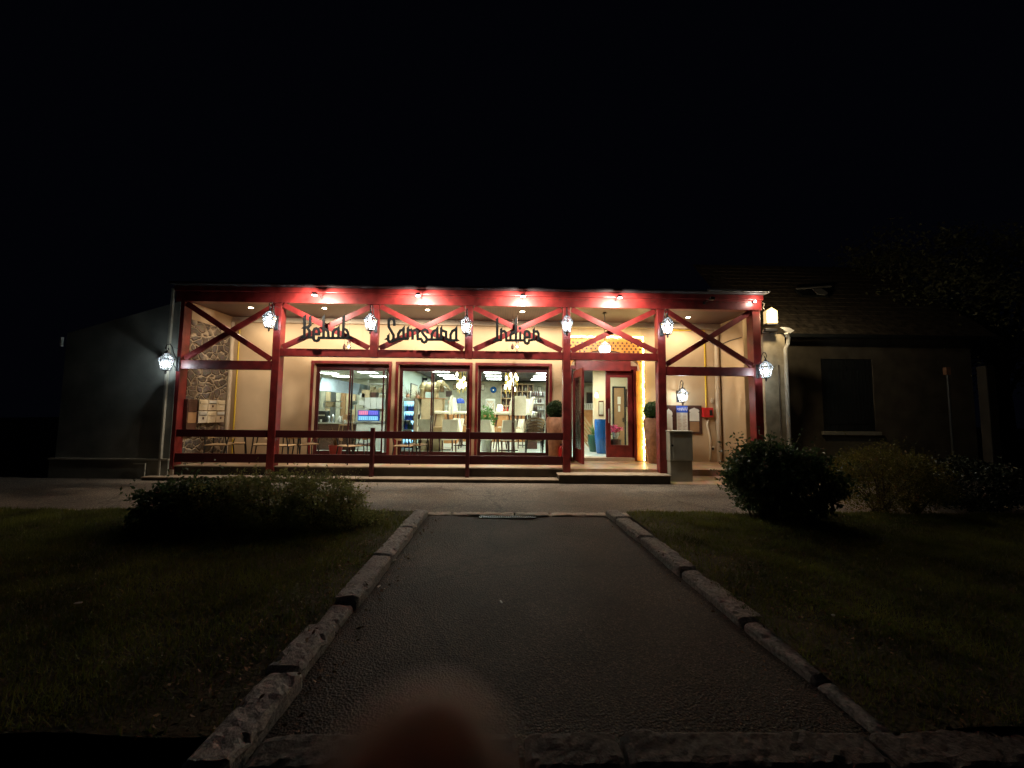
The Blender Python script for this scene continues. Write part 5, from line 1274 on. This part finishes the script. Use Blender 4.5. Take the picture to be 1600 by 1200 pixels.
x=P1-.07; tag(MB().bbox(x-.02,x+.03,8.93,8.989,.0,at(277,450,8.95).z,.006).build('corner_trim','stone_trim'),'thin pale vertical corner strip between the grey building and the veranda','trim')
a=at(94,533,8.93); tag(MB().bbox(a.x-.01,a.x+.02,8.93,8.989,a.z-.12,a.z+.1,.004).build('wall_bracket','white_paint'),'small pale bracket at the far left edge of the grey building','bracket')

# ------------------------------------------------------------------ right neighbour house
HS=thing('stone_house','old rendered house with a slate roof and closed dark shutters at the right','house',(0,0,0))
HY=10.3; PY=9.35; hx0=at(1193,600,PY).x; hx1=at(1229,600,PY).x; hx2=at(1520,600,HY).x
MB().box(hx0+.03,hx1,PY,HY+2,0,at(1210,522,PY).z).build('pier',mat('pier_plaster',(.46,.39,.27),.9,var=.3,scale=4,bump=.7,bscale=40),HS)
EZ=at(1300,524,HY-.25).z
wa,wb=at(1285,620,HY).x,at(1366,620,HY).x; wz0,wz1=at(1320,674,HY).z,at(1320,561,HY).z
w_=MB(); w_.box(hx1+.001,wa,HY,HY+.4,0,EZ+.1).box(wb,hx2,HY,HY+.4,0,EZ+.1).box(wa,wb,HY,HY+.4,0,wz0).box(wa,wb,HY,HY+.4,wz1,EZ+.1); w_.build('wall','house_render',HS)
for k,(p_,q_) in enumerate(((wa+.005,(wa+wb)/2-.005),((wa+wb)/2+.005,wb-.005))):
    s_=MB().bbox(p_,q_,HY+.02,HY+.06,wz0+.01,wz1-.01,.005); so=s_.build('shutter','shutter_paint',HS)
    n=7; b=MB()
    for j in range(1,n): x=p_+(q_-p_)*j/n; b.box(x-.004,x+.004,HY+.012,HY+.0195,wz0+.03,wz1-.03)
    for z in (wz0+.25,wz1-.25): b.box(p_+.02,q_-.02,HY+.005,HY+.0115,z-.05,z+.05)
    b.build('batten','shutter_paint',so)
MB().bbox(wa-.08,wb+.08,HY-.08,HY-.001,wz0-.10,wz0,.01).build('sill','stone_trim',HS)
zl=at(1285,713,HY-.1).z; MB().bbox(at(1262,713,HY).x,at(1305,713,HY).x,HY-.12,HY-.001,zl-.04,zl,.006).build('ledge','stone_trim',HS)
# roof as lapped slate courses
rf=MB(); ry0=HY-.35; rz0=EZ; sl=math.tan(R(46)); n=17
for k in range(n):
    y0=ry0+k*.17; z0=rz0+k*.17*sl; y1=y0+.20; z1=z0+.20*sl-.025
    rx0=hx0+.05; x=rx0-(.12 if k%2 else 0); rnd=random.Random(k)
    while x<hx2+.4:
        xa_=max(x,rx0); xb2_=min(x+.236,hx2+.4); j_=rnd.uniform(-.006,.006)
        if xb2_-xa_>.02: rf.add([(xa_,y0+j_,z0+j_+.012),(xb2_,y0+j_,z0-j_+.012),(xb2_,y1,z1+.02),(xa_,y1,z1+.02),(xa_,y0+j_,z0+j_),(xb2_,y0+j_,z0-j_)],[(0,1,2,3),(0,4,5,1)])
        x+=.24
rf.build('roof','slate_flat' if 'slate_flat' in M else mat('slate_flat',(.17,.14,.10),.6,var=.55,scale=7,bump=.5,bscale=30,bdist=.01),HS)
MB().tube([(hx1,ry0-.05,EZ-.05),(hx2+.4,ry0-.05,EZ-.05)],.06,8).build('gutter','shutter_paint',HS)
# skylight flap on the roof
def roofpt(px,py):
    d=ray(px,py); # plane z-rz0 = sl*(y-ry0)
    t_=(rz0-EYE.z-sl*(ry0-EYE.y))/(d.z-sl*d.y); return EYE+d*t_
nn_=Vector((0,-sl,1)).normalized()
sk=thing('skylight','open roof skylight with a pale sash on the slate roof','skylight',(0,0,0))
c_=[roofpt(*q) for q in ((1240,457),(1296,453),(1292,467),(1252,466))]
MB().add([q+nn_*.04 for q in c_]+[q+nn_*.10 for q in c_],[(0,1,2,3),(4,7,6,5),(0,4,5,1),(1,5,6,2),(2,6,7,3),(3,7,4,0)]).build('sash','shutter_paint',sk)
q0,q1=roofpt(1241,457)+nn_*.13,roofpt(1295,453)+nn_*.13; MB().bar(q0,q1,.06,.03,nn_).build('top_frame','flashing',sk)
c_=[roofpt(*q) for q in ((1265,458),(1280,458),(1290,465),(1286,468),(1272,466))]
MB().add([q+nn_*.14 for q in c_]+[q+nn_*.16 for q in c_],[(0,1,2,3,4),(9,8,7,6,5)]+[(i,(i+1)%5,(i+1)%5+5,i+5) for i in range(5)]).build('flap','flashing',sk)
# drainpipe and swan neck
x=at(1229.5,600,PY-.06).x; ztp=at(1232,545,PY-.06).z
dp=MB().tube([(x,PY-.06,0),(x,PY-.06,ztp),(x+.07,PY-.06,ztp+.12),(x+.06,PY-.10,ztp+.26),(x-.03,PY-.15,ztp+.37)],.045,12)
tag(dp.build('down_pipe','white_pipe',None,True),'white downpipe with a bent neck at the edge of the stone house pier','pipe')
x2=at(1218,600,PY-.02).x; tag(MB().tube([(x2,PY-.02,0),(x2,PY-.02,ztp-.4)],.018,8).build('cable_conduit','house_render',None,True),'thin vertical conduit on the house pier beside the white downpipe','conduit')
# box lamp
p=at(1206,505,PY-.2); bl_=thing('box_lamp','yellow glowing box lamp fixed above the right corner post','wall lamp',(p.x,PY-.2,p.z))
W_=.135; P=[(-W_,0),(W_,0),(W_,.30),(0,.39),(-W_,.30)]
MB().prism(P,(0,-.02,0),(1,0,0),(0,0,1),(0,1,0),.12).build('diffuser','bulkhead_glow',bl_); MB().bbox(-W_*1.02,W_*1.02,-.03,.13,-.05,-.002,.006).build('base','black_metal',bl_)
MB().tube([(-.1,.08,.32),(-.16,.06,.40),(-.13,.05,.50),(-.2,.1,.56)],.008,6).build('cable','white_pipe',bl_)
lamp('box_lamp_glow','POINT',(0.03,-.26,.20),24,(1,.78,.46),bl_,.06)
p=at(1204,517,PY-.12); o=thing('heater_bar','black bar fixture on a bracket below the yellow box lamp','fixture',(p.x,PY-.12,p.z))
MB().bbox(-.17,.15,-.06,.06,-.03,.05,.015).build('body','black_metal',o); MB().tube([(-.18,.0,.02),(-.2,.0,-.04),(.16,.0,-.055)],.01,6).build('bracket','flashing',o)
p=at(1225,516,PY-.1); tag(MB().prism([(-.13,.07),(.10,.06),(.22,-.02),(.10,-.09),(.02,-.05)],(p.x,PY-.15,p.z),(1,0,0),(0,.2,1),(0,1,0),.01).build('flashing_strip','flashing'),'torn grey metal flashing at the corner of the slate roof','flashing')
# distant things at the far right
x=at(1545,640,9.2).x; tag(MB().bbox(x-.12,x+.12,9.1,9.3,0,at(1545,572,9.2).z,.02).build('gate_pier','plinth'),'barely lit stone gate pier at the far right','gate pier')
x=at(1481,600,9.8).x; z1=at(1481,577,9.8).z; o=thing('metal_pole','thin shiny metal pole with a small reddish plate at its top','pole',(x,9.8,0)); MB().tube([(0,0,0),(0,0,z1-.15)],.025,10).build('shaft','steel',o); MB().bbox(-.06,.06,-.04,.04,z1-.149,z1+.05,.006).build('plate','terracotta',o)

# ------------------------------------------------------------------ bushes
def bush(name, label, cat, ells, n, size, m, seed, group=None, base=0.0, spikes=0):
    rs=np.random.RandomState(seed); o=thing(name,label,cat,(ells[0][0],ells[0][1],base),0,group)
    c0=np.array([ells[0][0],ells[0][1],base]); P=[]; tot=sum(e[3]*e[4]*e[5] for e in ells)
    for (cx,cy,cz,rx,ry,rz_) in ells:
        k=int(n*(rx*ry*rz_)/tot); d=rs.randn(k,3); d/=np.linalg.norm(d,axis=1)[:,None]
        lump=1+.17*np.sin(d[:,0]*5+seed)*np.sin(d[:,2]*6+d[:,1]*4)+.09*np.sin(d[:,0]*15+d[:,1]*13+d[:,2]*17)
        q=d*(lump*(.55+.45*rs.rand(k)**.45))[:,None]*np.array([rx,ry,rz_])+np.array([cx,cy,cz]); P.append(q[q[:,2]>.05])
    P=np.concatenate(P)-c0; Q=[]
    for (cx,cy,cz,rx,ry,rz_) in ells:
        for k in range(spikes):
            d=rs.randn(3); d/=np.linalg.norm(d)
            if d[2]<-.3: continue
            e=np.array([cx,cy,cz])+d*np.array([rx,ry,rz_])-c0; u=d+rs.randn(3)*.35+np.array([0,0,.5]); u/=np.linalg.norm(u); L=rs.uniform(.06,.30)
            for j in range(7): Q.append(e+u*L*j/6)
    V,F=leaves_on(np.concatenate([P,np.array(Q)]) if Q else P,size,rs,1.0); bigmesh('foliage',V,F,m,o)
    st=MB()
    for (cx,cy,cz,rx,ry,rz_) in ells:
        for k in range(14):
            d=rs.randn(3); d/=np.linalg.norm(d); d[2]=abs(d[2]); e=Vector((cx+d[0]*rx*.95,cy+d[1]*ry*.95,cz+d[2]*rz_*.9))-Vector(c0)
            b_=Vector((cx,cy,base))-Vector(c0)+Vector((rs.randn()*.06,rs.randn()*.05,0)); st.tube([b_,(b_+e)/2+Vector((0,0,.08)),e],[.014,.009,.003],5)
    st.build('stem','bark',o)
    return o
hy=5.35
def hx(px,Y): return at(px,780,Y).x
bush('hedge','low clipped hedge bush on the back of the left lawn, before the terrace','hedge',[(hx(360,hy),hy,.32,.62,.5,.36),(hx(430,hy),hy,.35,.62,.5,.40),(hx(500,hy),hy,.33,.5,.5,.39),(hx(540,hy),hy-.05,.24,.28,.4,.28)],26000,.034,'hedge_leaf',3,spikes=60)
bush('hedge','darker low shrub joined to the left end of the clipped hedge','hedge',[(hx(275,hy+.1),hy+.1,.26,.42,.45,.32),(hx(315,hy),hy,.28,.42,.45,.35)],9000,.055,'laurel_leaf',5,spikes=50)
by=5.75
bush('round_bush','round dark laurel bush on the right lawn, before the corner post','bush',[(at(1222,760,by).x,by,.56,.72,.66,.55),(at(1190,740,by).x,by,.66,.42,.45,.48)],17000,.06,'laurel_leaf',7,spikes=150)
by=6.3
bush('yellow_bush','yellow green fine leaved bush right of the round laurel bush','bush',[(at(1372,755,by).x,by,.57,.74,.6,.53),(at(1425,765,by).x,by,.50,.52,.5,.42)],20000,.03,'yellow_leaf',11,spikes=90)
bush('dark_bush','dark bush at the far right edge of the lawn','bush',[(at(1540,772,by).x,by+.2,.42,.8,.6,.45)],9000,.05,'dark_leaf',13,spikes=40)
# rough edge plants near the kerb of the hedge
rs=np.random.RandomState(21); pts=np.stack([-2.0+rs.rand(500)*.5-.1,5.2+rs.rand(500)*.6,.06+rs.rand(500)*.10],1); V,F=leaves_on(pts,.035,rs,1.0)
tag(bigmesh('ground_cover',V,F,'hedge_leaf'),'small leafy weeds spilling from the right end of the hedge','weeds',kind='stuff')

# ------------------------------------------------------------------ tree at the far right
def tree(name,label,x,y,zc,R_,seed,nleaf):
    rs=np.random.RandomState(seed); o=thing(name,label,'tree',(x,y,0),0,'trees behind the right hand house')
    t=MB(); t.tube([(0,0,0),(.08,.05,zc*.35),(-.05,0,zc*.7),(0,0,zc+R_*.3)],[.24,.18,.12,.04],10); C=[]
    for k in range(26):
        d=rs.randn(3); d/=np.linalg.norm(d); h=rs.uniform(.35,.85)*zc; e=np.array([d[0]*R_*.85,d[1]*R_*.7,zc+d[2]*R_*.95])
        t.tube([(0,0,h),tuple((np.array([0,0,h])+e)/2+np.array([0,0,.2])),tuple(e)],[.07,.04,.012],6); C.append(e)
        for q in range(3): C.append(e+rs.randn(3)*.55)
    t.build('trunk','bark',o)
    P=[]
    for c in C: k=nleaf//len(C); P.append(c+rs.randn(k,3)*np.array([.38,.38,.22])*rs.uniform(.6,1.25))
    V,F=leaves_on(np.concatenate(P),.10,rs,.9); bigmesh('crown',V,F,'tree_leaf',o)
tree('leafy_tree','dim leafy tree rising behind the right end of the slate roof',at(1420,400,12.2).x,12.2,5.2,1.7,4,15000)
tree('leafy_tree','barely visible tree crown at the far right edge',at(1550,400,12.0).x,12.0,5.4,2.1,9,15000)

# ------------------------------------------------------------------ photographer's finger low in front of the lens
FN=thing('person','soft reddish fingertip rising at the bottom edge in front of the driveway','person',(0,0,0))
def cpos(px,py,dist): 
    d=ray(px,py).normalized(); return EYE+d*dist
tip=cpos(590,1272,.042); pts=[tip, cpos(640,1290,.045), cpos(650,1420,.052), cpos(665,1600,.07), cpos(700,1900,.10)]
rad=[.0102,.0106,.0107,.0105,.013]
me=bpy.data.meshes.new('hand'); 
hv=[tuple(p) for p in pts]; he=[(i,i+1) for i in range(len(pts)-1)]
palm=pts[-1]; base_n=len(hv)
wr=palm+Vector((.01,-.05,-.05)); hv+= [tuple(wr),tuple(wr+Vector((.02,-.12,-.10)))]; he+=[(4,5),(5,6)]; rr=rad+[.026,.028]
for k in range(3):
    b=palm+Vector((.018*(k+1),-.01,-.012*(k+1))); i=len(hv); hv+=[tuple(b),tuple(b+Vector((.004,.03,-.012))),tuple(b+Vector((.004,.035,-.04)))]; he+=[(5,i),(i,i+1),(i+1,i+2)]; rr+=[.0105,.009,.008]
i=len(hv); b=palm+Vector((-.03,-.01,-.02)); hv+=[tuple(b),tuple(b+Vector((-.012,.028,-.004)))]; he+=[(5,i),(i,i+1)]; rr+=[.012,.009]
me.from_pydata(hv,he,[]); ho=bpy.data.objects.new('hand',me); COL.objects.link(ho); ho.parent=FN; me.materials.append(M['skin'])
sk_=ho.modifiers.new('s','SKIN'); sb=ho.modifiers.new('d','SUBSURF'); sb.levels=2; sb.render_levels=2
if not me.skin_vertices: me.attributes
try:
    lay=me.skin_vertices[0].data
except Exception:
    bm=bmesh.new(); bm.from_mesh(me); bm.verts.layers.skin.verify(); bm.to_mesh(me); bm.free(); lay=me.skin_vertices[0].data
for i,r_ in enumerate(rr): lay[i].radius=(r_,r_)
lay[5].use_root=True
sk_.use_smooth_shade=True
